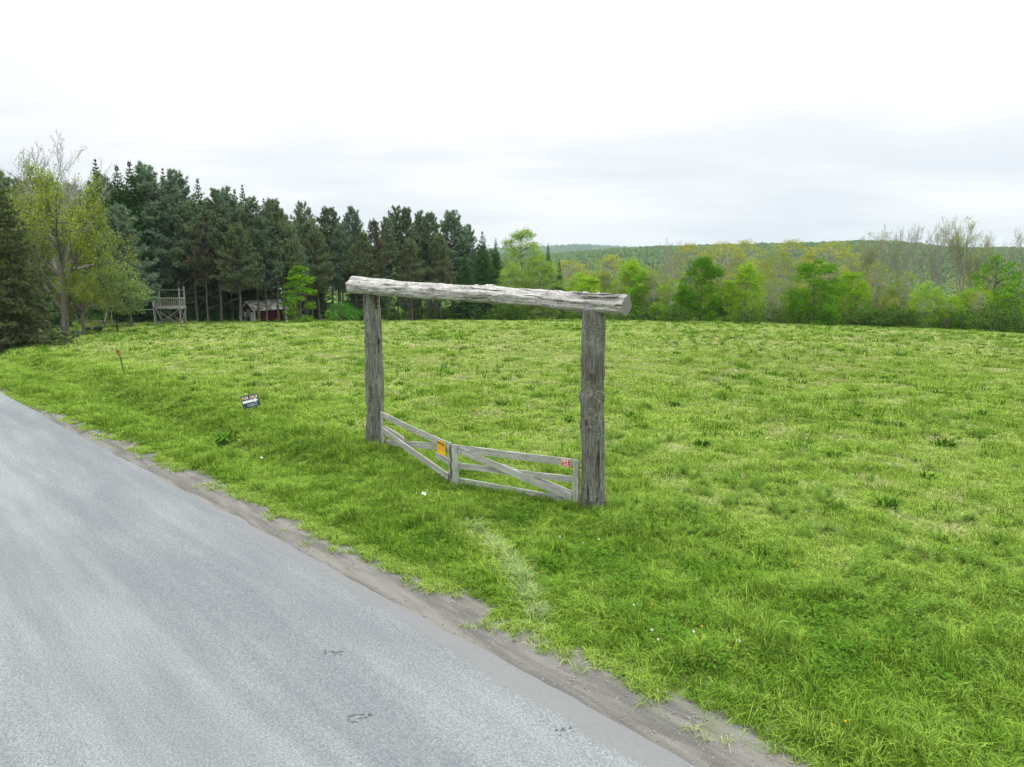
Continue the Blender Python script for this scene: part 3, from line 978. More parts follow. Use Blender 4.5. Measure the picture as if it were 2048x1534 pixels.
TREES = [
    ('spruce_tree', 'spruce_brown', -34.8, 50, 11.0, 'broad drooping brownish spruce at the left edge of the meadow', None, 1.05, None),
    ('maple_tree', 'old_bud', -38.5, 61, 14.6, 'big spreading tree with yellow green young leaves beside the picnic table lawn', None, 0.74, 0),
    ('bare_tree', 'bare', -50.6, 80, 21.6, 'tall bare twiggy treetop rising above the big yellow green tree at left', None, 1.25, 3),
    ('leaning_tree', 'old_bud', -37.5, 62, 6.4, 'low dark trunked tree with leaning trunk and sparse yellow leaves near the bucket', None, 0.8, 0),
    ('apple_tree', 'apple', -36.7, 66, 6.3, 'small grey green apple tree behind the picnic table', None, 1.0, None),
    ('spruce_tree', 'spruce', -47.4, 72, 12.7, 'dark spruce showing between the brown spruce and the big yellow green tree', None, 1.0, None),
    ('pine_tree', 'pine', -49.2, 70, 14.8, 'dark pine cut by the left edge of the picture above the brown spruce', None, 1.0, None),
    ('pine_tree', 'pine_blue', -46.6, 68, 10.8, 'blue green pine behind the brownish drooping spruce', None, 1.0, 0),
    ('spruce_tree', 'spruce', -47.4, 84, 18.8, 'spruce with a sharp tip just right of the bare treetop', None, 0.85, 1),
    ('spruce_tree', 'spruce', -46.1, 86, 18.6, 'left of the twin dark spruces with jagged tips above the apple tree', None, 0.95, 0),
    ('spruce_tree', 'spruce', -44.6, 86, 19.1, 'right of the twin dark spruces with jagged tips above the apple tree', None, 0.95, 0),
    ('pine_tree', 'pine_blue', -40.8, 76, 12.5, 'bushy grey green pine behind the apple tree', None, 1.15, 0),
    ('pine_tree', 'pine_blue', -43.2, 88, 18.5, 'tallest blue green pine standing left above the wooden platform', None, 1.0, 0),
    ('spruce_tree', 'spruce', -43.6, 92, 19.2, 'spruce tip poking up between two blue green pines above the wooden platform', None, 0.8, 1),
    ('pine_tree', 'pine_blue', -40.3, 88, 17.7, 'blue green pine directly above the wooden platform', None, 0.95, 1),
    ('pine_tree', 'pine', -38.4, 87, 14.2, 'shorter dark pine just right of the wooden platform', None, 1.0, 0),
    ('spruce_tree', 'spruce', -38.5, 90, 17.8, 'dark spruce tip standing free between the platform and the shed', None, 0.8, 0),
    ('pine_tree', 'pine_brown', -36.3, 85, 12.2, 'pine with dull brownish needles right of the wooden platform', None, 0.8, 0),
    ('pine_tree', 'pine', -35.1, 86, 15.3, 'dark pine right of the brownish pine', None, 0.95, 1),
    ('pine_tree', 'pine_blue', -35.3, 90, 16.1, 'blue green pine between the brownish pine and the shed', None, 0.9, 1),
    ('spruce_tree', 'spruce', -34.8, 92, 16.9, 'left of two bright tipped spruces above the shed door', None, 0.8, 0),
    ('spruce_tree', 'spruce', -33.8, 92, 17.3, 'right of two bright tipped spruces above the shed door', None, 0.8, 1),
    ('pine_tree', 'pine_olive', -32.0, 84, 11.2, 'lower olive pine whose trunk stands left of the shed', None, 1.0, 0),
    ('pine_tree', 'pine', -31.3, 88, 14.8, 'dark pine rising behind the left half of the shed', None, 0.95, 2),
    ('spruce_tree', 'spruce', -31.9, 94, 15.9, 'spruce tip rising behind the middle of the shed', None, 0.8, 1),
    ('pine_tree', 'pine_blue', -30.3, 88, 12.5, 'blue green pine standing in front of the shed roof', None, 0.85, 1),
    ('pine_tree', 'pine', -29.5, 90, 14.9, 'dark pine rising behind the right end of the shed', None, 0.9, 0),
    ('pine_tree', 'pine_olive', -29.1, 91, 13.8, 'olive pine just right of the shed', None, 0.9, 1),
    ('pine_tree', 'pine_blue', -28.4, 93, 12.5, 'blue green pine behind the bright green sapling', None, 0.85, 1),
    ('maple_sapling', 'sapling', -26.1, 88, 7.3, 'bright green young maple in front of the dark pines', None, 1.1, None),
    ('pine_tree', 'pine', -28.0, 98, 15.8, 'free standing pine with see through crown between shed and gateway', None, 0.85, 2),
    ('pine_tree', 'pine_olive', -25.9, 96, 12.1, 'lower olive pine left of the round green bush', None, 0.9, 0),
    ('pine_tree', 'pine', -25.1, 100, 15.4, 'tall dark pine above the round green bush', None, 0.9, 0),
    ('pine_tree', 'pine_blue', -23.4, 99, 12.8, 'blue green pine just right above the round green bush', None, 0.85, 1),
    ('pine_tree', 'pine_blue', -22.5, 103, 15.7, 'blue green pine above the left end of the log crossbeam', None, 0.85, 1),
    ('pine_tree', 'pine_olive', -20.4, 98, 11.7, 'olive pine behind the top of the left gate post', None, 0.9, 1),
    ('pine_tree', 'pine_brown', -19.0, 100, 13.6, 'pine with dull brownish needles above the left part of the log crossbeam', None, 0.85, 0),
    ('pine_tree', 'pine', -18.1, 104, 14.5, 'dark pine right of the brownish pine above the log crossbeam', None, 0.9, 1),
    ('pine_tree', 'pine', -17.1, 107, 16.6, 'first of the paired tall pines above the log crossbeam', None, 0.7, 2),
    ('pine_tree', 'pine', -15.5, 107, 16.3, 'second of the paired tall pines above the log crossbeam', None, 0.7, 0),
    ('pine_tree', 'pine_blue', -14.0, 110, 16.1, 'blue green pine next right of the paired tall pines', None, 0.75, 1),
    ('pine_tree', 'pine', -12.3, 109, 15.8, 'dark pine second right of the paired tall pines', None, 0.8, 0),
    ('pine_tree', 'pine_blue', -9.5, 114, 16.7, 'spreading pale blue pine with an open branched top', None, 1.2, 1),
    ('pine_tree', 'pine_olive', -10.5, 106, 12.2, 'lower olive pine in front of the spreading pale blue pine', None, 0.9, 0),
    ('pine_tree', 'pine_blue', -7.1, 116, 14.8, 'small blue pine leaning out right of the spreading pale blue pine', None, 0.8, 1),
    ('pine_tree', 'pine_olive', -14.6, 104, 11.7, 'lower olive pine behind the log crossbeam below the paired pines', None, 0.9, 0),
    ('spruce_tree', 'spruce', -4.5, 110, 13.7, 'first pointed spruce at the right end of the conifer wood', None, 1.05, 0),
    ('spruce_tree', 'spruce', -2.5, 112, 12.8, 'second slim dark spruce at the right end of the conifer wood', None, 0.8, 1),
    ('spruce_tree', 'spruce', -6.9, 106, 10.4, 'short spruce in front of the right end of the conifer wood', None, 1.1, 0),
    ('spruce_tree', 'spruce', 6.0, 120, 12.8, 'thin dark spruce tip behind the right side of the pale green tree', None, 0.7, 1),
    ('spruce_tree', 'spruce', 7.8, 119, 10.0, 'short dark spruce right of the pale green tree', None, 0.8, 1),
    ('poplar_tree', 'fresh', 1.6, 113, 15.0, 'pale green tall round tree standing between spruces and far hills', None, 1.0, 0),
    ('poplar_tree', 'fresh', 4.4, 110, 10.4, 'lower pale green tree at the right foot of the tall pale green tree', None, 1.0, 1),
    ('poplar_tree', 'fresh', -0.1, 108, 9.1, 'lower pale green tree at the left foot of the tall pale green tree', None, 0.9, 1),
    ('budding_tree', 'bud_gold', 12.1, 150, 13.0, 'yellow treetop just right of the pale green tree below the far hills', None, 1.6, 0),
    ('maple_tree', 'maple_light', 12.1, 128, 8.3, 'bright green maple behind the right part of the log crossbeam', None, 1.1, 0),
    ('maple_tree', 'maple_light', 16.6, 132, 8.8, 'bright green maple left of the right end of the log crossbeam', None, 1.1, 1),
    ('maple_tree', 'maple_light', 20.1, 122, 10.3, 'tall bright green maple above the right end of the log crossbeam', None, 1.0, 0),
    ('budding_tree', 'bud_dull', 16.5, 112, 6.4, 'thin greyish tree beside the cut end of the log crossbeam', None, 0.9, 1),
    ('maple_tree', 'maple', 20.7, 112, 7.6, 'dark green tree with bare twigs right of the crossbeam end', None, 0.8, 1),
    ('budding_tree', 'bud_dull', 21.8, 110, 7.9, 'pale trunked tree with dull small leaves right of the crossbeam end', None, 1.0, 0),
    ('bare_tree', 'bare', 31.0, 140, 16.0, 'lone bare twiggy treetop standing up against the hills right of the crossbeam', None, 0.8, 0),
    ('budding_tree', 'bud_gold', 37.1, 150, 16.6, 'yellow green treetop left behind the first dark round maple', None, 1.3, 1),
    ('maple_sapling', 'sapling', 19.8, 98, 2.8, 'small bright green bush like maple at the meadow edge right of the crossbeam', None, 1.4, None),
    ('maple_tree', 'maple', 26.4, 100, 9.1, 'first dark round maple right of the crossbeam', None, 1.0, 0),
    ('maple_tree', 'maple', 24.3, 102, 4.6, 'lower dark maple at the left foot of the first round maple', None, 1.0, 1),
    ('maple_tree', 'maple_light', 33.0, 101, 8.5, 'bright green pointed maple between the two dark round maples', None, 0.95, 0),
    ('maple_tree', 'maple_light', 30.1, 100, 6.1, 'lower bright maple left of the pointed bright maple', None, 0.85, 1),
    ('budding_tree', 'bud_gold', 44.1, 150, 17.0, 'yellow green treetop behind the gap right of the first dark maple', None, 1.3, 0),
    ('budding_tree', 'bud_gold', 50.1, 155, 18.0, 'yellow green treetop right above the pointed bright maple', None, 1.2, 1),
    ('budding_tree', 'bud_dull', 41.5, 112, 11.5, 'pale stemmed budding tree left of the second dark round maple', None, 1.0, 0),
    ('budding_tree', 'bud_gold', 58.1, 150, 17.9, 'yellow green treetop left behind the second dark round maple', None, 1.3, 1),
    ('budding_tree', 'bud_dull', 38.8, 108, 6.6, 'small dull budding tree right of the pointed bright maple', None, 0.9, 1),
    ('maple_tree', 'maple', 39.8, 94, 8.8, 'second and largest dark round maple at the meadow edge', None, 1.1, 1),
    ('maple_tree', 'maple_light', 47.4, 100, 7.9, 'light green maple just right of the largest dark maple', None, 0.9, 1),
    ('budding_tree', 'bud_gold', 66.3, 150, 18.2, 'yellow green treetop right behind the largest dark maple', None, 1.4, 0),
    ('bare_tree', 'bare', 59.7, 122, 16.0, 'first of the tall bare trees right of the largest dark maple', None, 0.9, 1),
    ('budding_tree', 'bud_dull', 52.7, 104, 9.7, 'dull budding tree beneath the first tall bare tree', None, 1.0, 0),
    ('bare_tree', 'bare', 61.5, 118, 16.8, 'second of the tall bare trees right of the largest dark maple', None, 0.75, 0),
    ('bare_tree', 'bare', 64.1, 116, 16.9, 'third of the tall bare trees, in the middle of the row', None, 0.75, 2),
    ('budding_tree', 'bud_dull', 56.0, 102, 8.3, 'dull budding tree between the second and third tall bare trees', None, 1.0, 1),
    ('bare_tree', 'bare', 68.4, 116, 17.0, 'fourth of the tall bare trees, left of the broadest one', None, 0.7, 0),
    ('bare_tree', 'bare', 73.7, 118, 18.8, 'broadest and tallest bare tree near the right edge of the picture', None, 1.0, 1),
    ('bare_tree', 'bare', 76.1, 116, 16.2, 'last bare tree right of the broadest bare tree', None, 0.8, 2),
    ('bare_tree', 'bare', 79.0, 112, 16.4, 'bare tree cut by the right edge of the picture', None, 0.8, 0),
    ('budding_tree', 'bud', 51.8, 98, 4.6, 'small yellow green tree at the meadow edge left of the leaning stem', None, 0.8, 0),
    ('young_tree', 'leaf_young', 56.7, 98, 6.8, 'light green young tree below the third tall bare tree', None, 1.0, 0),
    ('young_tree', 'leaf_young', 59.4, 97, 4.9, 'light green young tree below the fourth tall bare tree', None, 1.1, 0),
    ('budding_tree', 'bud', 64.0, 98, 6.1, 'yellow green small tree below the broadest bare tree', None, 0.9, 1),
    ('young_tree', 'leaf_young', 72.9, 108, 11.8, 'darker leafy tree near the right edge of the picture', None, 0.9, 1),
    ('young_tree', 'leaf_young', 69.2, 98, 7.4, 'leafy tree cut by the right edge of the picture', None, 1.1, 1),
    ('young_tree', 'leaf_young', 60.0, 95, 2.9, 'low green tree at the meadow edge below the broadest bare tree', None, 1.3, 1),
    ('young_tree', 'leaf_young', 48.1, 96, 3.1, 'low green tree right of the largest dark maple', None, 1.2, 1),
    ('young_tree', 'leaf_young', 38.8, 98, 3.5, 'low green tree left of the largest dark maple', None, 1.2, 0),
    ('shrub', 'shrub', -22.5, 94, 2.4, 'round bright green bush at the foot of the pines left of the gateway', None, 1.0, None),
    ('spruce_tree', 'spruce', -64.7, 118.1, 18.7, 'dark spruce deep in the wood behind the lookout platform', 'conifers deep in the wood', 0.95, None),
    ('pine_tree', 'pine', -31.9, 114.0, 11.8, 'dark green pine deep in the wood above the round green bush', 'conifers deep in the wood', 0.95, None),
    ('pine_tree', 'pine_olive', -58.2, 109.4, 18.6, 'olive green pine deep in the wood behind the lookout platform', 'conifers deep in the wood', 1.05, None),
    ('pine_tree', 'pine', -48.7, 127.3, 19.1, 'dark green pine deep in the wood behind the red shed', 'conifers deep in the wood', 0.85, None),
    ('pine_tree', 'pine', -14.7, 134.2, 13.3, 'dark green pine deep in the wood behind the left half of the crossbeam', 'conifers deep in the wood', 0.85, None),
    ('pine_tree', 'pine', -77.1, 128.4, 23.3, 'dark green pine deep in the wood near the left picture edge', 'conifers deep in the wood', 0.85, None),
    ('pine_tree', 'pine_blue', -17.7, 125.4, 12.7, 'blue green pine deep in the wood behind the left half of the crossbeam', 'conifers deep in the wood', 0.95, None),
    ('pine_tree', 'pine_olive', -31.0, 142.1, 14.8, 'olive green pine deep in the wood above the round green bush', 'conifers deep in the wood', 1.05, None),
    ('spruce_tree', 'spruce', -54.6, 135.3, 21.8, 'dark spruce deep in the wood behind the red shed', 'conifers deep in the wood', 0.85, None),
    ('pine_tree', 'pine_olive', -43.1, 116.3, 14.7, 'olive green pine deep in the wood behind the red shed', 'conifers deep in the wood', 0.95, None),
    ('pine_tree', 'pine_blue', -55.4, 131.7, 20.6, 'blue green pine deep in the wood behind the lookout platform', 'conifers deep in the wood', 1.05, None),
    ('spruce_tree', 'spruce', -48.8, 113.3, 16.7, 'dark spruce deep in the wood behind the lookout platform', 'conifers deep in the wood', 0.85, None),
    ('pine_tree', 'pine', -17.4, 147.9, 15.0, 'dark green pine deep in the wood behind the left half of the crossbeam', 'conifers deep in the wood', 0.95, None),
    ('pine_tree', 'pine_blue', -6.2, 148.2, 14.6, 'blue green pine deep in the wood behind the left half of the crossbeam', 'conifers deep in the wood', 1.05, None),
    ('pine_tree', 'pine_blue', -71.1, 126.0, 23.2, 'blue green pine deep in the wood near the left picture edge', 'conifers deep in the wood', 0.85, None),
    ('pine_tree', 'pine_olive', -81.8, 122.8, 22.8, 'olive green pine deep in the wood near the left picture edge', 'conifers deep in the wood', 0.85, None),
    ('spruce_tree', 'spruce', -47.4, 110.9, 17.3, 'dark spruce deep in the wood behind the lookout platform', 'conifers deep in the wood', 0.95, None),
    ('pine_tree', 'pine_blue', -12.8, 120.0, 11.4, 'blue green pine deep in the wood behind the left half of the crossbeam', 'conifers deep in the wood', 0.95, None),
    ('spruce_tree', 'spruce', -26.7, 124.5, 13.9, 'dark spruce deep in the wood above the round green bush', 'conifers deep in the wood', 0.85, None),
    ('pine_tree', 'pine_blue', -52.7, 106.0, 17.5, 'blue green pine deep in the wood behind the lookout platform', 'conifers deep in the wood', 0.85, None),
    ('spruce_tree', 'spruce', -4.8, 130.0, 12.3, 'dark spruce deep in the wood behind the left half of the crossbeam', 'conifers deep in the wood', 0.85, None),
    ('spruce_tree', 'spruce', -4.1, 131.7, 8.2, 'dark spruce deep in the wood behind the left half of the crossbeam', 'conifers deep in the wood', 0.95, None),
    ('pine_tree', 'pine_olive', -59.4, 131.6, 19.9, 'olive green pine deep in the wood behind the lookout platform', 'conifers deep in the wood', 1.05, None),
    ('pine_tree', 'pine_blue', -28.0, 116.6, 14.3, 'blue green pine deep in the wood above the round green bush', 'conifers deep in the wood', 1.05, None),
    ('spruce_tree', 'spruce', -25.9, 121.7, 13.9, 'dark spruce deep in the wood above the round green bush', 'conifers deep in the wood', 0.95, None),
    ('pine_tree', 'pine', -44.4, 125.8, 15.2, 'dark green pine deep in the wood behind the red shed', 'conifers deep in the wood', 1.05, None),
    ('pine_tree', 'pine_blue', -56.9, 115.1, 18.4, 'blue green pine deep in the wood behind the lookout platform', 'conifers deep in the wood', 0.85, None),
    ('spruce_tree', 'spruce', -33.5, 122.3, 13.6, 'dark spruce deep in the wood above the round green bush', 'conifers deep in the wood', 0.95, None),
    ('pine_tree', 'pine_olive', -34.8, 120.0, 16.5, 'olive green pine deep in the wood above the round green bush', 'conifers deep in the wood', 0.85, None),
    ('spruce_tree', 'spruce', -5.9, 121.4, 11.5, 'dark spruce deep in the wood behind the left half of the crossbeam', 'conifers deep in the wood', 0.95, None),
    ('pine_tree', 'pine', -61.2, 121.4, 20.8, 'dark green pine deep in the wood behind the lookout platform', 'conifers deep in the wood', 0.95, None),
    ('spruce_tree', 'spruce', -26.3, 140.9, 16.7, 'dark spruce deep in the wood behind the left half of the crossbeam', 'conifers deep in the wood', 0.95, None),
    ('pine_tree', 'pine_blue', -78.5, 122.7, 20.3, 'blue green pine deep in the wood near the left picture edge', 'conifers deep in the wood', 0.85, None),
    ('spruce_tree', 'spruce', -54.8, 110.4, 19.3, 'dark spruce deep in the wood behind the lookout platform', 'conifers deep in the wood', 0.85, None),
    ('pine_tree', 'pine', -32.2, 132.9, 17.2, 'dark green pine deep in the wood above the round green bush', 'conifers deep in the wood', 0.95, None),
    ('pine_tree', 'pine', -7.4, 140.9, 12.6, 'dark green pine deep in the wood behind the left half of the crossbeam', 'conifers deep in the wood', 0.85, None),
    ('pine_tree', 'pine', -78.9, 119.9, 18.9, 'dark green pine deep in the wood near the left picture edge', 'conifers deep in the wood', 0.95, None),
    ('pine_tree', 'pine', -66.2, 126.3, 21.3, 'dark green pine deep in the wood behind the lookout platform', 'conifers deep in the wood', 0.85, None),
    ('pine_tree', 'pine_blue', -63.5, 128.9, 22.6, 'blue green pine deep in the wood behind the lookout platform', 'conifers deep in the wood', 0.95, None),
    ('pine_tree', 'pine', -61.7, 129.3, 19.4, 'dark green pine deep in the wood behind the lookout platform', 'conifers deep in the wood', 0.95, None),
    ('pine_tree', 'pine_blue', -37.8, 123.8, 13.6, 'blue green pine deep in the wood behind the red shed', 'conifers deep in the wood', 0.95, None),
    ('spruce_tree', 'spruce', -49.5, 126.8, 18.4, 'dark spruce deep in the wood behind the red shed', 'conifers deep in the wood', 0.95, None),
    ('pine_tree', 'pine', -74.6, 108.8, 20.5, 'dark green pine deep in the wood near the left picture edge', 'conifers deep in the wood', 1.05, None),
    ('pine_tree', 'pine', -3.5, 134.7, 12.9, 'dark green pine deep in the wood behind the left half of the crossbeam', 'conifers deep in the wood', 0.95, None),
    ('pine_tree', 'pine_blue', -18.1, 137.6, 12.7, 'blue green pine deep in the wood behind the left half of the crossbeam', 'conifers deep in the wood', 1.05, None),
    ('pine_tree', 'pine', -53.1, 111.3, 16.5, 'dark green pine deep in the wood behind the lookout platform', 'conifers deep in the wood', 0.95, None),
    ('pine_tree', 'pine', -66.8, 106.0, 16.9, 'dark green pine deep in the wood near the left picture edge', 'conifers deep in the wood', 1.05, None),
    ('pine_tree', 'pine_olive', -41.2, 115.0, 15.1, 'olive green pine deep in the wood behind the red shed', 'conifers deep in the wood', 0.85, None),
    ('pine_tree', 'pine_blue', -42.4, 111.9, 16.5, 'blue green pine deep in the wood behind the red shed', 'conifers deep in the wood', 1.05, None),
    ('pine_tree', 'pine', -78.5, 112.1, 17.2, 'dark green pine deep in the wood near the left picture edge', 'conifers deep in the wood', 1.05, None),
    ('pine_tree', 'pine_blue', -64.8, 102.3, 17.9, 'blue green pine deep in the wood near the left picture edge', 'conifers deep in the wood', 0.85, None),
    ('pine_tree', 'pine_blue', -52.0, 110.7, 16.2, 'blue green pine deep in the wood behind the lookout platform', 'conifers deep in the wood', 0.85, None),
    ('pine_tree', 'pine', -73.5, 123.8, 20.1, 'dark green pine deep in the wood near the left picture edge', 'conifers deep in the wood', 0.85, None),
    ('pine_tree', 'pine_olive', -47.0, 125.5, 19.4, 'olive green pine deep in the wood behind the red shed', 'conifers deep in the wood', 0.95, None),
    ('pine_tree', 'pine_blue', -65.0, 120.6, 21.1, 'blue green pine deep in the wood behind the lookout platform', 'conifers deep in the wood', 0.95, None),
    ('pine_tree', 'pine', -62.9, 128.6, 19.7, 'dark green pine deep in the wood behind the lookout platform', 'conifers deep in the wood', 0.85, None),
    ('pine_tree', 'pine', -63.2, 100.8, 16.3, 'dark green pine deep in the wood near the left picture edge', 'conifers deep in the wood', 0.85, None),
    ('pine_tree', 'pine', -44.0, 123.8, 17.3, 'dark green pine deep in the wood behind the red shed', 'conifers deep in the wood', 0.95, None),
    ('spruce_tree', 'spruce', -52.2, 117.4, 18.9, 'dark spruce deep in the wood behind the lookout platform', 'conifers deep in the wood', 0.85, None),
    ('pine_tree', 'pine', -3.4, 134.5, 10.2, 'dark green pine deep in the wood behind the left half of the crossbeam', 'conifers deep in the wood', 1.05, None),
    ('pine_tree', 'pine_blue', -29.2, 138.5, 17.2, 'blue green pine deep in the wood above the round green bush', 'conifers deep in the wood', 0.95, None),
    ('pine_tree', 'pine_blue', -50.0, 127.2, 18.8, 'blue green pine deep in the wood behind the red shed', 'conifers deep in the wood', 0.85, None),
    ('spruce_tree', 'spruce', -35.2, 124.9, 14.2, 'dark spruce deep in the wood above the round green bush', 'conifers deep in the wood', 1.05, None),
    ('pine_tree', 'pine_olive', -65.3, 132.3, 21.9, 'olive green pine deep in the wood behind the lookout platform', 'conifers deep in the wood', 0.85, None),
    ('pine_tree', 'pine_blue', -61.1, 109.4, 21.0, 'blue green pine deep in the wood behind the lookout platform', 'conifers deep in the wood', 0.95, None),
    ('pine_tree', 'pine', -58.7, 105.3, 16.9, 'dark green pine deep in the wood behind the lookout platform', 'conifers deep in the wood', 0.95, None),
    ('spruce_tree', 'spruce', -5.3, 137.9, 13.3, 'dark spruce deep in the wood behind the left half of the crossbeam', 'conifers deep in the wood', 1.05, None),
    ('pine_tree', 'pine_blue', -77.3, 123.1, 20.0, 'blue green pine deep in the wood near the left picture edge', 'conifers deep in the wood', 1.05, None),
    ('pine_tree', 'pine_blue', -68.5, 107.9, 20.2, 'blue green pine deep in the wood near the left picture edge', 'conifers deep in the wood', 1.05, None),
    ('pine_tree', 'pine', -27.8, 128.7, 13.1, 'dark green pine deep in the wood above the round green bush', 'conifers deep in the wood', 0.85, None),
    ('pine_tree', 'pine_olive', -43.9, 126.4, 18.0, 'olive green pine deep in the wood behind the red shed', 'conifers deep in the wood', 0.85, None),
    ('pine_tree', 'pine', -62.0, 130.1, 19.3, 'dark green pine deep in the wood behind the lookout platform', 'conifers deep in the wood', 1.05, None),
    ('spruce_tree', 'spruce', -49.0, 129.2, 17.6, 'dark spruce deep in the wood behind the red shed', 'conifers deep in the wood', 0.85, None),
    ('pine_tree', 'pine_blue', -82.1, 119.5, 20.2, 'blue green pine deep in the wood near the left picture edge', 'conifers deep in the wood', 0.85, None),
    ('pine_tree', 'pine_blue', -76.8, 120.8, 22.7, 'blue green pine deep in the wood near the left picture edge', 'conifers deep in the wood', 0.95, None),
    ('pine_tree', 'pine', -13.4, 123.9, 14.2, 'dark green pine deep in the wood behind the left half of the crossbeam', 'conifers deep in the wood', 0.85, None),
    ('pine_tree', 'pine_olive', -33.4, 126.2, 15.9, 'olive green pine deep in the wood above the round green bush', 'conifers deep in the wood', 1.05, None),
    ('pine_tree', 'pine_olive', -51.1, 116.5, 16.0, 'olive green pine deep in the wood behind the lookout platform', 'conifers deep in the wood', 0.95, None),
    ('pine_tree', 'pine_olive', -50.6, 137.9, 17.0, 'olive green pine deep in the wood behind the red shed', 'conifers deep in the wood', 0.85, None),
    ('pine_tree', 'pine_blue', -52.5, 123.5, 18.0, 'blue green pine deep in the wood behind the lookout platform', 'conifers deep in the wood', 1.05, None),
    ('budding_tree', 'leaf_young', 64.1, 124.7, 7.5, 'light green tree at the back of the wood below the tall bare trees', 'trees filling the wood at right', 1.0, None),
    ('budding_tree', 'leaf_young', 22.6, 134.9, 6.8, 'light green tree at the back of the wood around the crossbeam end', 'trees filling the wood at right', 1.2, None),
    ('budding_tree', 'bud_dull', 65.0, 145.7, 12.3, 'greyish budding tree at the back of the wood below the tall bare trees', 'trees filling the wood at right', 1.0, None),
    ('budding_tree', 'bud_dull', 21.3, 135.5, 7.1, 'greyish budding tree at the back of the wood around the crossbeam end', 'trees filling the wood at right', 1.2, None),
    ('budding_tree', 'bud_dull', 73.5, 145.7, 9.2, 'greyish budding tree at the back of the wood below the tall bare trees', 'trees filling the wood at right', 1.2, None),
    ('budding_tree', 'bud_gold', 83.6, 129.2, 11.4, 'pale yellow tree at the back of the wood below the tall bare trees', 'trees filling the wood at right', 1.2, None),
    ('budding_tree', 'bud_dull', 26.3, 137.1, 10.3, 'greyish budding tree at the back of the wood around the crossbeam end', 'trees filling the wood at right', 1.0, None),
    ('budding_tree', 'bud_dull', 47.2, 140.9, 11.7, 'greyish budding tree at the back of the wood between the two dark round maples', 'trees filling the wood at right', 1.0, None),
    ('budding_tree', 'leaf_young', 53.6, 141.6, 8.6, 'light green tree at the back of the wood between the two dark round maples', 'trees filling the wood at right', 1.0, None),
    ('budding_tree', 'bud_dull', 46.8, 126.9, 8.3, 'greyish budding tree at the back of the wood between the two dark round maples', 'trees filling the wood at right', 1.0, None),
    ('budding_tree', 'bud_dull', 101.1, 145.6, 10.4, 'greyish budding tree at the back of the wood below the tall bare trees', 'trees filling the wood at right', 1.2, None),
    ('budding_tree', 'bud', 20.9, 138.7, 7.0, 'yellow green tree at the back of the wood around the crossbeam end', 'trees filling the wood at right', 1.2, None),
    ('budding_tree', 'bud_dull', 20.8, 121.4, 8.6, 'greyish budding tree at the back of the wood around the crossbeam end', 'trees filling the wood at right', 1.0, None),
    ('budding_tree', 'bud_gold', 17.5, 127.9, 11.6, 'pale yellow tree at the back of the wood around the crossbeam end', 'trees filling the wood at right', 1.2, None),
    ('budding_tree', 'bud', 61.9, 140.3, 13.2, 'yellow green tree at the back of the wood below the tall bare trees', 'trees filling the wood at right', 1.2, None),
    ('budding_tree', 'bud_dull', 46.9, 134.6, 8.8, 'greyish budding tree at the back of the wood between the two dark round maples', 'trees filling the wood at right', 1.2, None),
    ('budding_tree', 'bud', 43.4, 136.3, 7.4, 'yellow green tree at the back of the wood between the two dark round maples', 'trees filling the wood at right', 1.0, None),
    ('budding_tree', 'bud_dull', 61.8, 123.4, 7.3, 'greyish budding tree at the back of the wood below the tall bare trees', 'trees filling the wood at right', 1.0, None),
    ('budding_tree', 'bud_gold', 57.7, 141.0, 9.3, 'pale yellow tree at the back of the wood between the two dark round maples', 'trees filling the wood at right', 1.2, None),
    ('budding_tree', 'bud_gold', 69.5, 140.1, 13.7, 'pale yellow tree at the back of the wood below the tall bare trees', 'trees filling the wood at right', 1.2, None),
    ('budding_tree', 'bud', 68.7, 136.1, 9.5, 'yellow green tree at the back of the wood below the tall bare trees', 'trees filling the wood at right', 1.2, None),
    ('budding_tree', 'bud_dull', 12.8, 128.8, 7.3, 'greyish budding tree at the back of the wood around the crossbeam end', 'trees filling the wood at right', 1.0, None),
    ('budding_tree', 'leaf_young', 26.0, 146.7, 12.2, 'light green tree at the back of the wood around the crossbeam end', 'trees filling the wood at right', 1.0, None),
    ('budding_tree', 'bud_dull', 93.0, 139.3, 12.3, 'greyish budding tree at the back of the wood below the tall bare trees', 'trees filling the wood at right', 1.2, None),
    ('budding_tree', 'bud_gold', 65.3, 133.7, 9.0, 'pale yellow tree at the back of the wood below the tall bare trees', 'trees filling the wood at right', 1.0, None),
    ('budding_tree', 'bud_dull', 16.4, 125.4, 8.2, 'greyish budding tree at the back of the wood around the crossbeam end', 'trees filling the wood at right', 1.2, None),
    ('budding_tree', 'maple_light', 11.4, 107.5, 6.8, 'bright green tree filling the second row of the wood by the crossbeam end', 'trees filling the wood at right', 1.1, None),
    ('budding_tree', 'bud', 14.2, 110.6, 4.6, 'yellow green tree filling the second row of the wood by the crossbeam end', 'trees filling the wood at right', 1.3, None),
    ('budding_tree', 'maple_light', 20.2, 116.3, 5.4, 'bright green tree filling the second row of the wood by the crossbeam end', 'trees filling the wood at right', 1.1, None),
    ('young_tree', 'leaf_young', 22.0, 115.0, 7.0, 'light green tree filling the second row of the wood by the crossbeam end', 'trees filling the wood at right', 1.1, None),
    ('young_tree', 'leaf_young', 25.2, 111.3, 6.7, 'light green tree filling the second row of the wood between the dark round maples', 'trees filling the wood at right', 1.1, None),
    ('budding_tree', 'maple_light', 28.6, 112.7, 4.4, 'bright green tree filling the second row of the wood between the dark round maples', 'trees filling the wood at right', 1.1, None),
    ('budding_tree', 'maple_light', 29.9, 105.9, 4.3, 'bright green tree filling the second row of the wood between the dark round maples', 'trees filling the wood at right', 1.1, None),
    ('budding_tree', 'bud_dull', 33.0, 106.6, 5.9, 'greyish budding tree filling the second row of the wood between the dark round maples', 'trees filling the wood at right', 1.3, None),
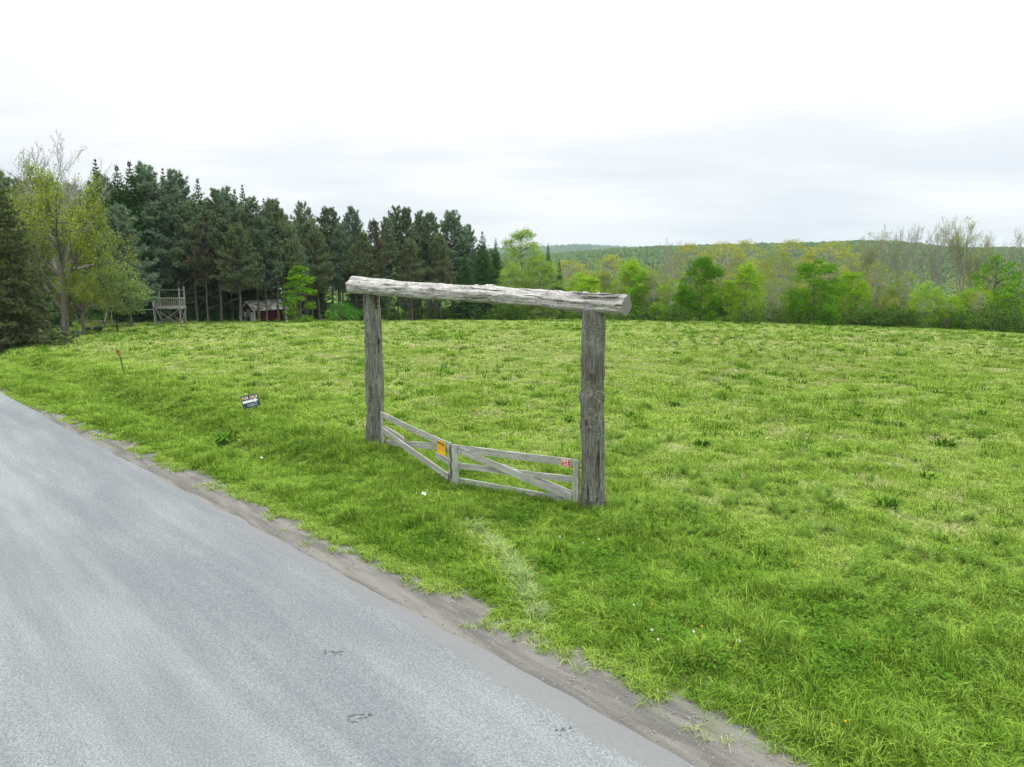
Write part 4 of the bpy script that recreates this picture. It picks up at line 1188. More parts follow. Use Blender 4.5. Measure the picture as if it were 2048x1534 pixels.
    ('budding_tree', 'maple_light', 37.7, 114.4, 4.1, 'bright green tree filling the second row of the wood between the dark round maples', 'trees filling the wood at right', 1.3, None),
    ('budding_tree', 'bud_dull', 42.0, 115.8, 5.5, 'greyish budding tree filling the second row of the wood between the dark round maples', 'trees filling the wood at right', 1.3, None),
    ('young_tree', 'leaf_young', 45.4, 112.7, 5.6, 'light green tree filling the second row of the wood between the dark round maples', 'trees filling the wood at right', 1.1, None),
    ('budding_tree', 'bud', 47.3, 113.8, 6.1, 'yellow green tree filling the second row of the wood between the dark round maples', 'trees filling the wood at right', 1.3, None),
    ('budding_tree', 'bud', 50.8, 114.2, 8.1, 'yellow green tree filling the second row of the wood below the tall bare trees', 'trees filling the wood at right', 1.3, None),
    ('budding_tree', 'bud', 50.8, 107.7, 7.4, 'yellow green tree filling the second row of the wood below the tall bare trees', 'trees filling the wood at right', 1.1, None),
    ('budding_tree', 'bud_dull', 53.6, 104.7, 5.6, 'greyish budding tree filling the second row of the wood below the tall bare trees', 'trees filling the wood at right', 1.1, None),
    ('budding_tree', 'bud_dull', 56.0, 104.2, 6.7, 'greyish budding tree filling the second row of the wood below the tall bare trees', 'trees filling the wood at right', 1.3, None),
    ('young_tree', 'leaf_young', 60.3, 105.7, 5.3, 'light green tree filling the second row of the wood below the tall bare trees', 'trees filling the wood at right', 1.1, None),
    ('budding_tree', 'bud_dull', 68.2, 113.6, 5.0, 'greyish budding tree filling the second row of the wood below the tall bare trees', 'trees filling the wood at right', 1.1, None),
    ('budding_tree', 'maple_light', 72.9, 115.2, 6.4, 'bright green tree filling the second row of the wood below the tall bare trees', 'trees filling the wood at right', 1.1, None),
    ('young_tree', 'leaf_young', 68.6, 105.4, 7.0, 'light green tree filling the second row of the wood below the tall bare trees', 'trees filling the wood at right', 1.1, None),
    ('budding_tree', 'maple_light', 74.8, 109.1, 6.3, 'bright green tree filling the second row of the wood below the tall bare trees', 'trees filling the wood at right', 1.3, None),
    ('young_tree', 'leaf_young', 77.6, 110.4, 7.4, 'light green tree filling the second row of the wood below the tall bare trees', 'trees filling the wood at right', 1.3, None),
    ('undergrowth_shrub', 'thicket', 19.0, 99.6, 2.6, 'low dark shrub at the far meadow edge between right post and first dark maple', 'undergrowth shrubs along the meadow edge', 1.3, None),
    ('undergrowth_shrub', 'thicket', 12.1, 99.0, 1.8, 'low dark shrub at the far meadow edge between right post and first dark maple', 'undergrowth shrubs along the meadow edge', 1.3, None),
    ('undergrowth_shrub', 'thicket', -1.4, 104.0, 2.3, 'low dark shrub at the far meadow edge seen under the crossbeam', 'undergrowth shrubs along the meadow edge', 1.3, None),
    ('undergrowth_shrub', 'thicket', -9.7, 107.7, 2.4, 'low dark shrub at the far meadow edge seen under the crossbeam', 'undergrowth shrubs along the meadow edge', 1.0, None),
    ('undergrowth_shrub', 'thicket', -22.4, 108.7, 1.9, 'low dark shrub at the far meadow edge seen under the crossbeam', 'undergrowth shrubs along the meadow edge', 1.0, None),
    ('undergrowth_shrub', 'thicket', -10.3, 108.9, 2.0, 'low dark shrub at the far meadow edge seen under the crossbeam', 'undergrowth shrubs along the meadow edge', 1.0, None),
    ('undergrowth_shrub', 'thicket', -17.7, 104.2, 1.9, 'low dark shrub at the far meadow edge seen under the crossbeam', 'undergrowth shrubs along the meadow edge', 1.3, None),
    ('undergrowth_shrub', 'thicket', -21.5, 109.7, 2.3, 'low dark shrub at the far meadow edge seen under the crossbeam', 'undergrowth shrubs along the meadow edge', 1.0, None),
    ('undergrowth_shrub', 'thicket', 14.5, 96.2, 1.2, 'low dark shrub at the far meadow edge between right post and first dark maple', 'undergrowth shrubs along the meadow edge', 1.0, None),
    ('undergrowth_shrub', 'thicket', 0.3, 107.1, 2.4, 'low dark shrub at the far meadow edge seen under the crossbeam', 'undergrowth shrubs along the meadow edge', 1.3, None),
    ('undergrowth_shrub', 'thicket', 34.3, 93.8, 2.8, 'low dark shrub at the far meadow edge between the two dark round maples', 'undergrowth shrubs along the meadow edge', 1.0, None),
    ('undergrowth_shrub', 'thicket', 50.7, 93.3, 2.0, 'low dark shrub at the far meadow edge right of the largest dark maple', 'undergrowth shrubs along the meadow edge', 1.3, None),
    ('undergrowth_shrub', 'thicket', 51.8, 98.7, 2.8, 'low dark shrub at the far meadow edge right of the largest dark maple', 'undergrowth shrubs along the meadow edge', 1.3, None),
    ('undergrowth_shrub', 'thicket', -21.2, 106.7, 1.1, 'low dark shrub at the far meadow edge seen under the crossbeam', 'undergrowth shrubs along the meadow edge', 1.3, None),
    ('undergrowth_shrub', 'thicket', -15.1, 109.5, 1.1, 'low dark shrub at the far meadow edge seen under the crossbeam', 'undergrowth shrubs along the meadow edge', 1.0, None),
    ('undergrowth_shrub', 'thicket', -13.9, 109.4, 2.7, 'low dark shrub at the far meadow edge seen under the crossbeam', 'undergrowth shrubs along the meadow edge', 1.0, None),
    ('undergrowth_shrub', 'thicket', 21.5, 92.5, 2.0, 'low dark shrub at the far meadow edge between right post and first dark maple', 'undergrowth shrubs along the meadow edge', 1.3, None),
    ('undergrowth_shrub', 'thicket', -4.0, 111.8, 2.0, 'low dark shrub at the far meadow edge seen under the crossbeam', 'undergrowth shrubs along the meadow edge', 1.3, None),
    ('undergrowth_shrub', 'thicket', 63.7, 98.5, 3.9, 'low dark shrub at the far meadow edge right of the largest dark maple', 'undergrowth shrubs along the meadow edge', 1.3, None),
    ('undergrowth_shrub', 'thicket', 47.0, 96.1, 2.7, 'low dark shrub at the far meadow edge right of the largest dark maple', 'undergrowth shrubs along the meadow edge', 1.3, None),
    ('undergrowth_shrub', 'thicket', -5.5, 107.3, 1.9, 'low dark shrub at the far meadow edge seen under the crossbeam', 'undergrowth shrubs along the meadow edge', 1.3, None),
    ('undergrowth_shrub', 'thicket', 29.3, 103.2, 2.3, 'low dark shrub at the far meadow edge between the two dark round maples', 'undergrowth shrubs along the meadow edge', 1.3, None),
    ('undergrowth_shrub', 'thicket', 54.4, 95.4, 2.2, 'low dark shrub at the far meadow edge right of the largest dark maple', 'undergrowth shrubs along the meadow edge', 1.3, None),
    ('undergrowth_shrub', 'thicket', 50.8, 94.5, 2.8, 'low dark shrub at the far meadow edge right of the largest dark maple', 'undergrowth shrubs along the meadow edge', 1.3, None),
    ('undergrowth_shrub', 'thicket', 10.5, 102.6, 1.9, 'low dark shrub at the far meadow edge seen under the crossbeam', 'undergrowth shrubs along the meadow edge', 1.3, None),
    ('undergrowth_shrub', 'thicket', 61.8, 91.3, 3.6, 'low dark shrub at the far meadow edge right of the largest dark maple', 'undergrowth shrubs along the meadow edge', 1.0, None),
    ('undergrowth_shrub', 'thicket', 51.1, 91.7, 2.5, 'low dark shrub at the far meadow edge right of the largest dark maple', 'undergrowth shrubs along the meadow edge', 1.0, None),
    ('undergrowth_shrub', 'thicket', 8.5, 108.8, 1.4, 'low dark shrub at the far meadow edge seen under the crossbeam', 'undergrowth shrubs along the meadow edge', 1.0, None),
    ('undergrowth_shrub', 'thicket', 59.8, 98.0, 3.1, 'low dark shrub at the far meadow edge right of the largest dark maple', 'undergrowth shrubs along the meadow edge', 1.3, None),
    ('undergrowth_shrub', 'thicket', 65.8, 91.0, 3.8, 'low dark shrub at the far meadow edge right of the largest dark maple', 'undergrowth shrubs along the meadow edge', 1.0, None),
    ('undergrowth_shrub', 'thicket', 9.4, 98.5, 1.9, 'low dark shrub at the far meadow edge seen under the crossbeam', 'undergrowth shrubs along the meadow edge', 1.0, None),
    ('undergrowth_shrub', 'thicket', 0.2, 104.4, 2.4, 'low dark shrub at the far meadow edge seen under the crossbeam', 'undergrowth shrubs along the meadow edge', 1.0, None),
    ('undergrowth_shrub', 'thicket', 30.1, 91.1, 2.5, 'low dark shrub at the far meadow edge between the two dark round maples', 'undergrowth shrubs along the meadow edge', 1.0, None),
    ('undergrowth_shrub', 'thicket', -1.9, 108.5, 2.0, 'low dark shrub at the far meadow edge seen under the crossbeam', 'undergrowth shrubs along the meadow edge', 1.3, None),
]
for t_ in TREES:
    tree(t_[0], t_[1], t_[2], t_[3], t_[4], t_[5], t_[6], t_[7], t_[8])


# ================================================================== the rest is in the part below
# ================================================================== the log gateway


def ring_cut_mat():
    m, nt = new_mat('sawn_log_end')
    oc = nd(nt, 'ShaderNodeTexCoord').outputs['Object']
    sp = nd(nt, 'ShaderNodeSeparateXYZ', {0: oc})
    rad = mth(nt, 'SQRT', mth(nt, 'ADD', mth(nt, 'POWER', sp.outputs[0], 2.0), mth(nt, 'POWER', sp.outputs[1], 2.0)))
    n = noise(nt, oc, 9, 4)
    rings = mth(nt, 'SINE', mth(nt, 'ADD', mth(nt, 'MULTIPLY', rad, 420.0), mth(nt, 'MULTIPLY', n, 6.0)))
    col = mixc(nt, ramp(nt, rings, -1, 1), (0.135, 0.14, 0.13), (0.215, 0.22, 0.205))
    ck = noise(nt, oc, 22, 4, 0.7)
    col = mixc(nt, ramp(nt, ck, 0.58, 0.68, 0, 0.8), col, (0.05, 0.048, 0.042))
    finish(nt, col, 0.95, rings, 0.25, 0.004, 0.1)
    return m


M['ringcut'] = ring_cut_mat()


def log_mesh(name, L, r0, r1, seed, knots, mat, flute=0.012, grooves=6, z0=0.0):
    rng = np.random.default_rng(seed)
    nr, ns = int(L * 26), 56
    z = np.linspace(0, L, nr)[:, None]
    a = np.linspace(0, 2 * np.pi, ns, endpoint=False)[None, :]
    base = r0 + (r1 - r0) * z / L
    r = base * np.ones_like(a)
    for k in range(2, 12):
        r = r + flute * 1.6 / k ** 0.8 * np.sin(k * a + rng.uniform(0, 6.28) + 2.2 * (vnoise(z * 0.5, z * 0 + k, seed) - 0.5))
    r = r + 0.045 * (fbm(z * 1.3, z * 0, seed + 3) - 0.5)
    r = r + 0.014 * (vnoise(np.cos(a) * 3 + 9 + 0 * z, np.sin(a) * 3 + z * 2.2, seed + 5) - 0.5) * 2
    r = r + 0.010 * (vnoise(np.cos(a) * 9 + 29 + 0 * z, np.sin(a) * 9 + z * 5, seed + 6) - 0.5) * 2
    for g in range(grooves):
        ac = rng.uniform(0, 6.28)
        zc = rng.uniform(0, L)
        zl = rng.uniform(0.4, 1.4)
        da = np.angle(np.exp(1j * (a - ac - 0.15 * (z - zc))))
        r = r - 0.022 * np.exp(-(da / 0.06) ** 2) * np.exp(-((z - zc) / zl) ** 4)
    km = np.zeros_like(r)
    for zk, ak, sz, amp in knots:
        da = np.angle(np.exp(1j * (a - ak))) * r0
        q = (da / sz) ** 2 + ((z - zk) / (sz * 1.25)) ** 2
        r = r + amp * np.exp(-q) - 0.6 * amp * np.exp(-q * 7)
        km = np.maximum(km, np.exp(-q * 5))
    cx = 0.05 * (vnoise(z * 0.35, z * 0 + 1, seed + 8) - 0.5)
    cyy = 0.05 * (vnoise(z * 0.35, z * 0 + 2, seed + 9) - 0.5)
    v = np.stack([r * np.cos(a) + cx, r * np.sin(a) + cyy, z + 0 * a], -1).reshape(-1, 3)
    i = np.arange(nr - 1)[:, None] * ns
    j = np.arange(ns)[None, :]
    q = np.stack([i + j, i + (j + 1) % ns, i + ns + (j + 1) % ns, i + ns + j], -1).reshape(-1, 4)
    c0, c1 = v[:ns].mean(0), v[-ns:].mean(0)
    c0[2] -= 0.0
    v = np.vstack([v, c0, c1])
    jj = np.arange(ns)
    b = nr * ns
    t = np.vstack([np.stack([np.full(ns, b), (jj + 1) % ns, jj], -1), np.stack([np.full(ns, b + 1), (nr - 1) * ns + jj, (nr - 1) * ns + (jj + 1) % ns], -1)])
    me = mesh_np(name, v, [q, t], mat)
    at = me.attributes.new('knot', 'FLOAT', 'POINT')
    at.data.foreach_set('value', np.concatenate([km.ravel(), [0, 0]]).astype(np.float32))
    me.materials.append(M['ringcut'])
    mi = np.zeros(len(q) + len(t), np.int32)
    mi[len(q):] = 1
    me.polygons.foreach_set('material_index', mi)
    sm = np.ones(len(q) + len(t), bool)
    sm[len(q):] = False
    me.polygons.foreach_set('use_smooth', sm)
    return me


def upright(p0, p1):
    p0, p1 = Vector(p0), Vector(p1)
    return Matrix.Translation(p0) @ Vector((0, 0, 1)).rotation_difference(p1 - p0).to_matrix().to_4x4()


def along(p0, p1, up=(0, 0, 1)):
    """frame at p0 whose Z axis points to p1"""
    p0, p1 = Vector(p0), Vector(p1)
    return Matrix.Translation(p0) @ (p1 - p0).to_track_quat('Z', 'X').to_matrix().to_4x4()


GP = Vector((-1.12, 17.9, 0.0))
gateway = empty('log_gateway', GP, 0, 'tall rustic gateway of two log posts under a thick log crossbeam', 'gateway')
krng = random.Random(9)
# knots facing the camera show on the right post (camera side is about -pi/2)
kn_r, kn_l = [], []
for k in range(26):
    kn_r.append((krng.uniform(0.5, 4.7), krng.uniform(-3.6, 0.4), krng.uniform(0.05, 0.085), krng.uniform(0.02, 0.045)))
for k in range(14):
    kn_l.append((krng.uniform(0.5, 4.8), krng.uniform(-3.6, 0.4), krng.uniform(0.05, 0.09), krng.uniform(0.02, 0.04)))
pl = obj('post', log_mesh('post', 4.5 + 0.45, 0.272, 0.218, 3, kn_l, M['post'], 0.010, 9), gateway, upright((-4.06 - GP.x, 20.58 - GP.y, -0.4), (-4.06 - GP.x + 0.04, 20.58 - GP.y, 4.55)))
tag(pl, 'smoother left post')
pr = obj('post', log_mesh('post', 4.4 + 0.45, 0.272, 0.248, 4, kn_r, M['post'], 0.013, 10), gateway, upright((1.81 - GP.x, 15.19 - GP.y, -0.4), (1.76 - GP.x, 15.22 - GP.y, 4.45)))
tag(pr, 'knotty right post')
b0, b1 = Vector((-4.68, 21.02, 4.755)), Vector((2.36, 14.66, 4.565))
BL = (b1 - b0).length
kn_b = []
for k in range(44):
    kn_b.append((krng.uniform(0.2, BL - 0.2), krng.uniform(0, 6.28), krng.uniform(0.04, 0.09), krng.uniform(0.025, 0.07)))
beam_m = along(b0 - GP, b1 - GP)
beam = obj('crossbeam', log_mesh('crossbeam', BL, 0.222, 0.182, 6, kn_b, M['beam'], 0.014, 16), gateway, beam_m)
# branch stub and lifted bark near the right end
g = Geo()
zt = BL * 0.60
inv = beam_m.to_3x3().inverted() @ Vector((0, 0, 1))
upv = np.array(inv)
upv[2] = 0
upv /= np.linalg.norm(upv)
g.tube(np.array([upv * 0.13 + [0, 0, zt], upv * 0.20 + [0, 0, zt + 0.02], upv * 0.245 + [0, 0, zt + 0.05]]), [0.12, 0.07, 0.03], 9, True)
stub = obj('branch_stub', g.mesh('branch_stub', M['beam'], True), beam)
sidev = np.cross([0, 0, 1.0], upv)
for k, (za, zb, aa, w) in enumerate([(BL - 1.35, BL - 0.35, 0.15, 0.07), (BL - 0.95, BL - 0.12, 0.55, 0.055), (BL - 1.1, BL - 0.6, -0.3, 0.06)]):
    n = 9
    zz = np.linspace(za, zb, n)
    vv = []
    for i_, z_ in enumerate(zz):
        for sgn in (-1, 1):
            for lift in (0.0, 0.012):
                ang = aa + sgn * w / 0.2 * (0.5 + 0.5 * math.sin(math.pi * i_ / (n - 1)))
                rr = 0.206 + lift + 0.022 * (i_ / (n - 1)) ** 2 + 0.006 * math.sin(i_ * 2.3 + k)
                vv.append(upv * math.cos(ang) * rr + sidev * math.sin(ang) * rr + np.array([0, 0, z_]))
    q = []
    for i_ in range(n - 1):
        b_ = i_ * 4
        q += [(b_, b_ + 2, b_ + 6, b_ + 4), (b_ + 1, b_ + 5, b_ + 7, b_ + 3), (b_, b_ + 4, b_ + 5, b_ + 1), (b_ + 2, b_ + 3, b_ + 7, b_ + 6)]
    q += [(0, 1, 3, 2), ((n - 1) * 4, (n - 1) * 4 + 2, (n - 1) * 4 + 3, (n - 1) * 4 + 1)]
    obj('bark_strip', mesh_np('bark_strip', np.array(vv), [np.array(q)], M['post']), beam)
# iron strap bolted to the left post under the beam
nx, ny = 0.778, -0.627
g = Geo()
g.box((-0.045, -0.012, -0.24), (0.045, 0.03, 0.20))
sm = Matrix.Translation(Vector((-4.03 + nx * 0.222, 20.58 + ny * 0.222, 4.36)) - GP) @ Matrix.Rotation(math.atan2(ny, nx) + math.pi / 2, 4, 'Z')
strap = obj('iron_strap', g.mesh('iron_strap', M['iron']), gateway, sm)
for zb in (-0.17, -0.04):
    g = Geo()
    g.tube([(0, -0.030, zb), (0, -0.010, zb)], [0.017, 0.017], 8, True)
    obj('bolt', g.mesh('bolt', plain('zinc_bolt', (0.5, 0.5, 0.48), 0.4, 0.1, 20, 0.5, 0.7)), strap)
del strap

# ================================================================== the two board gates


def board_mesh(name, L, w, th, mat, seed, taper=0.0):
    rng = np.random.default_rng(seed)
    n = 9
    x = np.linspace(0, L, n)
    bow = 0.012 * np.sin(np.linspace(0, np.pi, n)) * rng.uniform(-1, 1)
    cup = rng.normal(0, 0.003, (n, 4))
    v = []
    for i_ in range(n):
        for j_, (sy, sz) in enumerate(((-1, -1), (1, -1), (1, 1), (-1, 1))):
            v.append((x[i_], sy * th / 2 + bow[i_] * 0.6, sz * (w / 2) + bow[i_] + cup[i_, j_]))
    q = []
    for i_ in range(n - 1):
        for j_ in range(4):
            q.append((i_ * 4 + j_, i_ * 4 + (j_ + 1) % 4, i_ * 4 + 4 + (j_ + 1) % 4, i_ * 4 + 4 + j_))
    q += [(3, 2, 1, 0), ((n - 1) * 4, (n - 1) * 4 + 1, (n - 1) * 4 + 2, (n - 1) * 4 + 3)]
    return mesh_np(name, np.array(v), [np.array(q)], mat)


class Gate:
    """a gate leaf in the vertical plane from a (hinge) to b (latch); front is the road side"""

    def __init__(s, e, a, b, front):
        s.e, s.a, s.b = e, Vector((a[0], a[1], 0)), Vector((b[0], b[1], 0))
        s.d = (s.b - s.a)
        s.L = s.d.length
        s.d = s.d.normalized()
        s.f = Vector((front[0], front[1], 0)).normalized()
        s.k = 0

    def p(s, t, z, off=0.0):
        return s.a + s.d * (t * s.L) + s.f * off + Vector((0, 0, z))

    def frame(s, o, x):
        x = x.normalized()
        y = -s.f if True else s.f
        z = x.cross(y).normalized()
        if z.z < -0.01:
            y = -y
            z = x.cross(y).normalized()
        m = Matrix((x, y, z)).transposed().to_4x4()
        m.translation = o - s.e.location
        return m

    def board(s, name, t0, z0, t1, z1, off, w=0.16, th=0.032, mat=None):
        p0, p1 = s.p(t0, z0, off), s.p(t1, z1, off)
        s.k += 1
        return obj(name, board_mesh(name, (p1 - p0).length, w, th, mat or M['board'], 50 + s.k), s.e, s.frame(p0, p1 - p0))

    def screws(s, par, t, z, off):
        for dz in (-0.03, 0.035):
            g = Geo()
            c = s.p(t, z + dz, off) - s.e.location
            g.tube([c, c + s.f * 0.006], [0.009, 0.009], 6, True)
            o = obj('screw', g.mesh('screw', M['iron']), s.e)


LG_F = (-0.84, -0.545)
lg = empty('farm_gate', (-2.6, 18.5, 0), 0, 'broken left gate leaf of grey boards with the yellow notice', 'gate')
G1 = Gate(lg, (-3.76, 20.27), (-1.47, 16.72), LG_F)
G1.board('stile', 0.005, 0.06, 0.005, 1.13, 0.045, 0.13, 0.04)
G1.board('stile', 0.985, 0.13, 0.985, 1.11, 0.0, 0.11, 0.045)
G1.board('rail', 0.0, 1.055, 1.0, 1.045, 0.040, 0.16)
G1.board('brace', 0.02, 0.62, 0.985, 0.27, 0.075, 0.165)
G1.board('brace', 0.03, 0.22, 0.93, 0.93, -0.045, 0.165)
tag(G1.board('rail', 0.03, 0.66, 0.34, 0.60, -0.006, 0.12), 'broken end of the middle rail')
tag(G1.board('rail', 0.80, 0.62, 0.985, 0.61, -0.006, 0.14), 'snapped stub of the middle rail')
G1.screws(None, 0.97, 0.30, 0.092)

rg2 = empty('farm_gate', (0.05, 15.95, 0), 0, 'right gate leaf of three grey rails with a long diagonal board', 'gate')
G2 = Gate(rg2, (1.47, 15.30), (-1.395, 16.61), (-0.417, -0.909))
G2.board('stile', 0.005, 0.07, 0.005, 1.10, 0.046, 0.13, 0.05)
G2.board('stile', 0.985, 0.05, 0.985, 1.12, 0.036, 0.15, 0.045)
G2.board('rail', 0.0, 1.03, 1.0, 1.03, 0.0, 0.165)
G2.board('rail', 0.0, 0.64, 1.0, 0.60, 0.0, 0.145)
G2.board('rail', 0.0, 0.12, 1.0, 0.22, 0.0, 0.15)
G2.board('brace', 0.04, 0.22, 0.955, 1.0, 0.036, 0.16)
G2.board('brace', 0.03, 0.28, 0.60, 0.72, -0.036, 0.12)
for t_, z_ in ((0.93, 0.985), (0.93, 0.60), (0.06, 0.63), (0.08, 0.25), (0.62, 0.20), (0.62, 1.03)):
    G2.screws(None, t_, z_, 0.052 if z_ not in (0.60, 0.63, 0.20, 1.03) else 0.016)
# hinges on the right post, strap on the left
for gt, zz in ((G2, 0.30), (G2, 0.93), (G1, 0.25), (G1, 0.95)):
    g = Geo()
    c0 = gt.p(-0.055, zz, 0.0) - gt.e.location
    c1 = gt.p(0.05, zz, 0.02) - gt.e.location
    g.tube([c0, c1], [0.014, 0.014], 6, True)
    g.tube([c0 - Vector((0, 0, 0.05)), c0 + Vector((0, 0, 0.05))], [0.02, 0.02], 6, True)
    obj('hinge', g.mesh('hinge', M['iron']), gt.e)
# chain hanging down the closing edge of the left leaf
ch = Geo()
for k in range(15):
    zc = 1.02 - k * 0.052
    c = G1.p(1.004, zc, 0.035 + 0.012 * math.sin(k * 0.9)) - lg.location
    ax = G1.d if k % 2 else G1.f
    aa = np.linspace(0, 2 * np.pi, 9)
    loop = np.array([np.array(c) + np.array(ax) * 0.018 * math.cos(t_) + np.array([0, 0, 1.0]) * 0.038 * math.sin(t_) for t_ in aa])
    ch.tube(loop, [0.0065] * 9, 4)
obj('chain', ch.mesh('chain', M['iron']), lg)
g = Geo()
cpl = G1.p(1.006, 0.66, 0.065) - lg.location
g.box((-0.022, -0.012, -0.03), (0.022, 0.012, 0.025), Matrix.Translation(cpl))
aa = np.linspace(0, np.pi, 7)
g.tube(np.array([np.array(cpl) + np.array([0.016 * math.cos(t_), 0, 0.025 + 0.022 * math.sin(t_)]) for t_ in aa]), [0.005] * 7, 4)
obj('padlock', g.mesh('padlock', plain('padlock_steel', (0.45, 0.42, 0.36), 0.35, 0.1, 20, 0.5, 0.8)), lg)

# ================================================================== signs


def text_mesh(body, size, mat, wide=1.0, bold=0.0):
    cu = bpy.data.curves.new('lettering', 'FONT')
    cu.body = body
    cu.size = size
    cu.align_x = 'CENTER'
    cu.align_y = 'CENTER'
    cu.offset = bold
    cu.extrude = 0.0008
    cu.resolution_u = 3
    cu.space_character = 1.12
    o = bpy.data.objects.new('lettering', cu)
    COL.objects.link(o)
    dg = bpy.context.evaluated_depsgraph_get()
    me = bpy.data.meshes.new_from_object(o.evaluated_get(dg))
    bpy.data.objects.remove(o)
    me.polygons.foreach_set('use_smooth', [False] * len(me.polygons))
    me.materials.clear()
    me.materials.append(mat)
    me.transform(Matrix.Diagonal((wide, 1, 1, 1)))
    return me


def sheet_mesh(name, w, h, th, mat, curl=0.0, nx_=8):
    xs_ = np.linspace(-w / 2, w / 2, nx_)
    v = []
    for x_ in xs_:
        c = curl * math.cos(x_ / w * 3.0) - curl
        v += [(x_, -h / 2, c), (x_, h / 2, c), (x_, h / 2, c - th), (x_, -h / 2, c - th)]
    q = []
    for i_ in range(nx_ - 1):
        for j_ in range(4):
            q.append((i_ * 4 + j_, i_ * 4 + 4 + j_, i_ * 4 + 4 + (j_ + 1) % 4, i_ * 4 + (j_ + 1) % 4))
    q += [(0, 1, 2, 3), ((nx_ - 1) * 4 + 3, (nx_ - 1) * 4 + 2, (nx_ - 1) * 4 + 1, (nx_ - 1) * 4)]
    return mesh_np(name, np.array(v), [np.array(q)], mat)


def sign_frame(o, right, normal):
    """X = right, Y = up, Z = towards the reader"""
    x = Vector(right).normalized()
    z = Vector(normal).normalized()
    y = z.cross(x).normalized()
    x = y.cross(z)
    m = Matrix((x, y, z)).transposed().to_4x4()
    m.translation = o
    return m


def bars(name, rows, mat, seed, z=0.002):
    """rows: (cx, cy, w, h, nblocks) of small print as short raised blocks"""
    rng = random.Random(seed)
    g = Geo()
    for cx_, cy_, w, h, nb in rows:
        x = cx_ - w / 2
        step = w / nb
        for k in range(nb):
            if nb > 3 and rng.random() < 0.12:
                x += step
                continue
            g.box((x, cy_ - h / 2, z), (x + step * rng.uniform(0.55, 0.9), cy_ + h / 2, z + 0.0008))
            x += step
    return g.mesh(name, mat)


m_yel = plain('yellow_notice_plastic', (0.80, 0.47, 0.015), 0.6, 0.12, 5)
m_org = plain('orange_print', (0.66, 0.30, 0.01), 0.6, 0.1, 9)
m_blk = plain('black_print', (0.02, 0.018, 0.016), 0.6, 0.1, 9)
m_red = plain('red_notice_plastic', (0.50, 0.015, 0.02), 0.5, 0.15, 9)
m_wht = plain('white_print', (0.80, 0.80, 0.79), 0.5, 0.04, 9)
m_pap = plain('cream_notice_border', (0.72, 0.63, 0.42), 0.6, 0.06, 9)

ps = empty('posted_notice', G1.p(0.905, 0.92, 0.085), 0, 'yellow orange posted notice nailed to the left gate leaf', 'sign')
fm = sign_frame(Vector((0, 0, 0)), G1.d, G1.f)
ps.rotation_euler = fm.to_euler()
obj('panel', sheet_mesh('panel', 0.42, 0.34, 0.004, m_yel, 0.012), ps)
obj('lettering', text_mesh('POSTED', 0.098, m_blk, 0.98, 0.0025), ps, Matrix.Translation((0, 0.105, 0.003)))
obj('small_print', bars('small_print', [(0, 0.035, 0.34, 0.016, 9), (0, 0.005, 0.36, 0.014, 12), (0, -0.022, 0.36, 0.014, 12), (0, -0.05, 0.34, 0.014, 11), (0, -0.078, 0.30, 0.012, 9), (0, -0.13, 0.3, 0.008, 2)], m_org, 3), ps)

rs = empty('warning_notice', G2.p(0.085, 1.005, 0.038), 0, 'small red and white notice at the right end of the right gate leaf', 'sign')
fm = sign_frame(Vector((0, 0, 0)), -G2.d, G2.f)
rs.rotation_euler = fm.to_euler()
obj('border', sheet_mesh('border', 0.20, 0.17, 0.004, m_pap), rs)
obj('panel', sheet_mesh('panel', 0.182, 0.15, 0.004, m_red), rs, Matrix.Translation((0, 0, 0.003)))
obj('small_print', bars('small_print', [(0, 0.045, 0.15, 0.034, 7), (0, 0.0, 0.11, 0.022, 5), (0, -0.035, 0.13, 0.016, 8), (0, -0.058, 0.14, 0.010, 10)], m_wht, 5, 0.0035), rs)

m_navy = plain('navy_sign_plastic', (0.035, 0.05, 0.085), 0.45, 0.1, 5, 0.4)
m_cream = plain('cream_orange_print', (0.95, 0.78, 0.52), 0.5, 0.05, 5)
m_lblue = plain('pale_blue_print', (0.50, 0.68, 0.78), 0.5, 0.05, 5)
SX, SY = -9.45, 25.2
SZ = float(ground_z(SX, SY))
fs = empty('for_sale_sign', (SX, SY, SZ), 0, 'tilted navy FOR SALE yard sign with white arrow on the verge', 'sign')
roll = R(12)
fr_ = sign_frame(Vector((0, 0, 0.38)), (1, 0.18, 0), (0.26, -0.96, 0.10)) @ Matrix.Rotation(roll, 4, 'Z')
pn = obj('panel', sheet_mesh('panel', 0.60, 0.46, 0.008, m_navy), fs, fr_)
obj('lettering', text_mesh('FOR SALE', 0.150, m_cream, 0.76, 0.003), pn, Matrix.Translation((0, 0.125, 0.0015)))
g = Geo()
av = [(-0.27, -0.045), (0.15, -0.045), (0.15, -0.085), (0.265, 0.0), (0.15, 0.085), (0.15, 0.045), (-0.27, 0.045)]
av = [(x_, y_ - 0.005) for x_, y_ in av]
nv = len(av)
g.add([(x_, y_, 0.001) for x_, y_ in av] + [(x_, y_, 0.0025) for x_, y_ in av])
me = bpy.data.meshes.new('arrow')
me.from_pydata([tuple(p_) for p_ in np.concatenate(g.v)], [], [tuple(range(nv, 2 * nv))] + [(i_, (i_ + 1) % nv, nv + (i_ + 1) % nv, nv + i_) for i_ in range(nv)])
me.polygons.foreach_set('use_smooth', [False] * len(me.polygons))
me.materials.append(m_wht)
obj('arrow', me, pn)
obj('small_print', bars('small_print', [(0.03, -0.120, 0.34, 0.020, 16), (0.04, -0.168, 0.30, 0.026, 13)], m_lblue, 8, 0.001), pn)
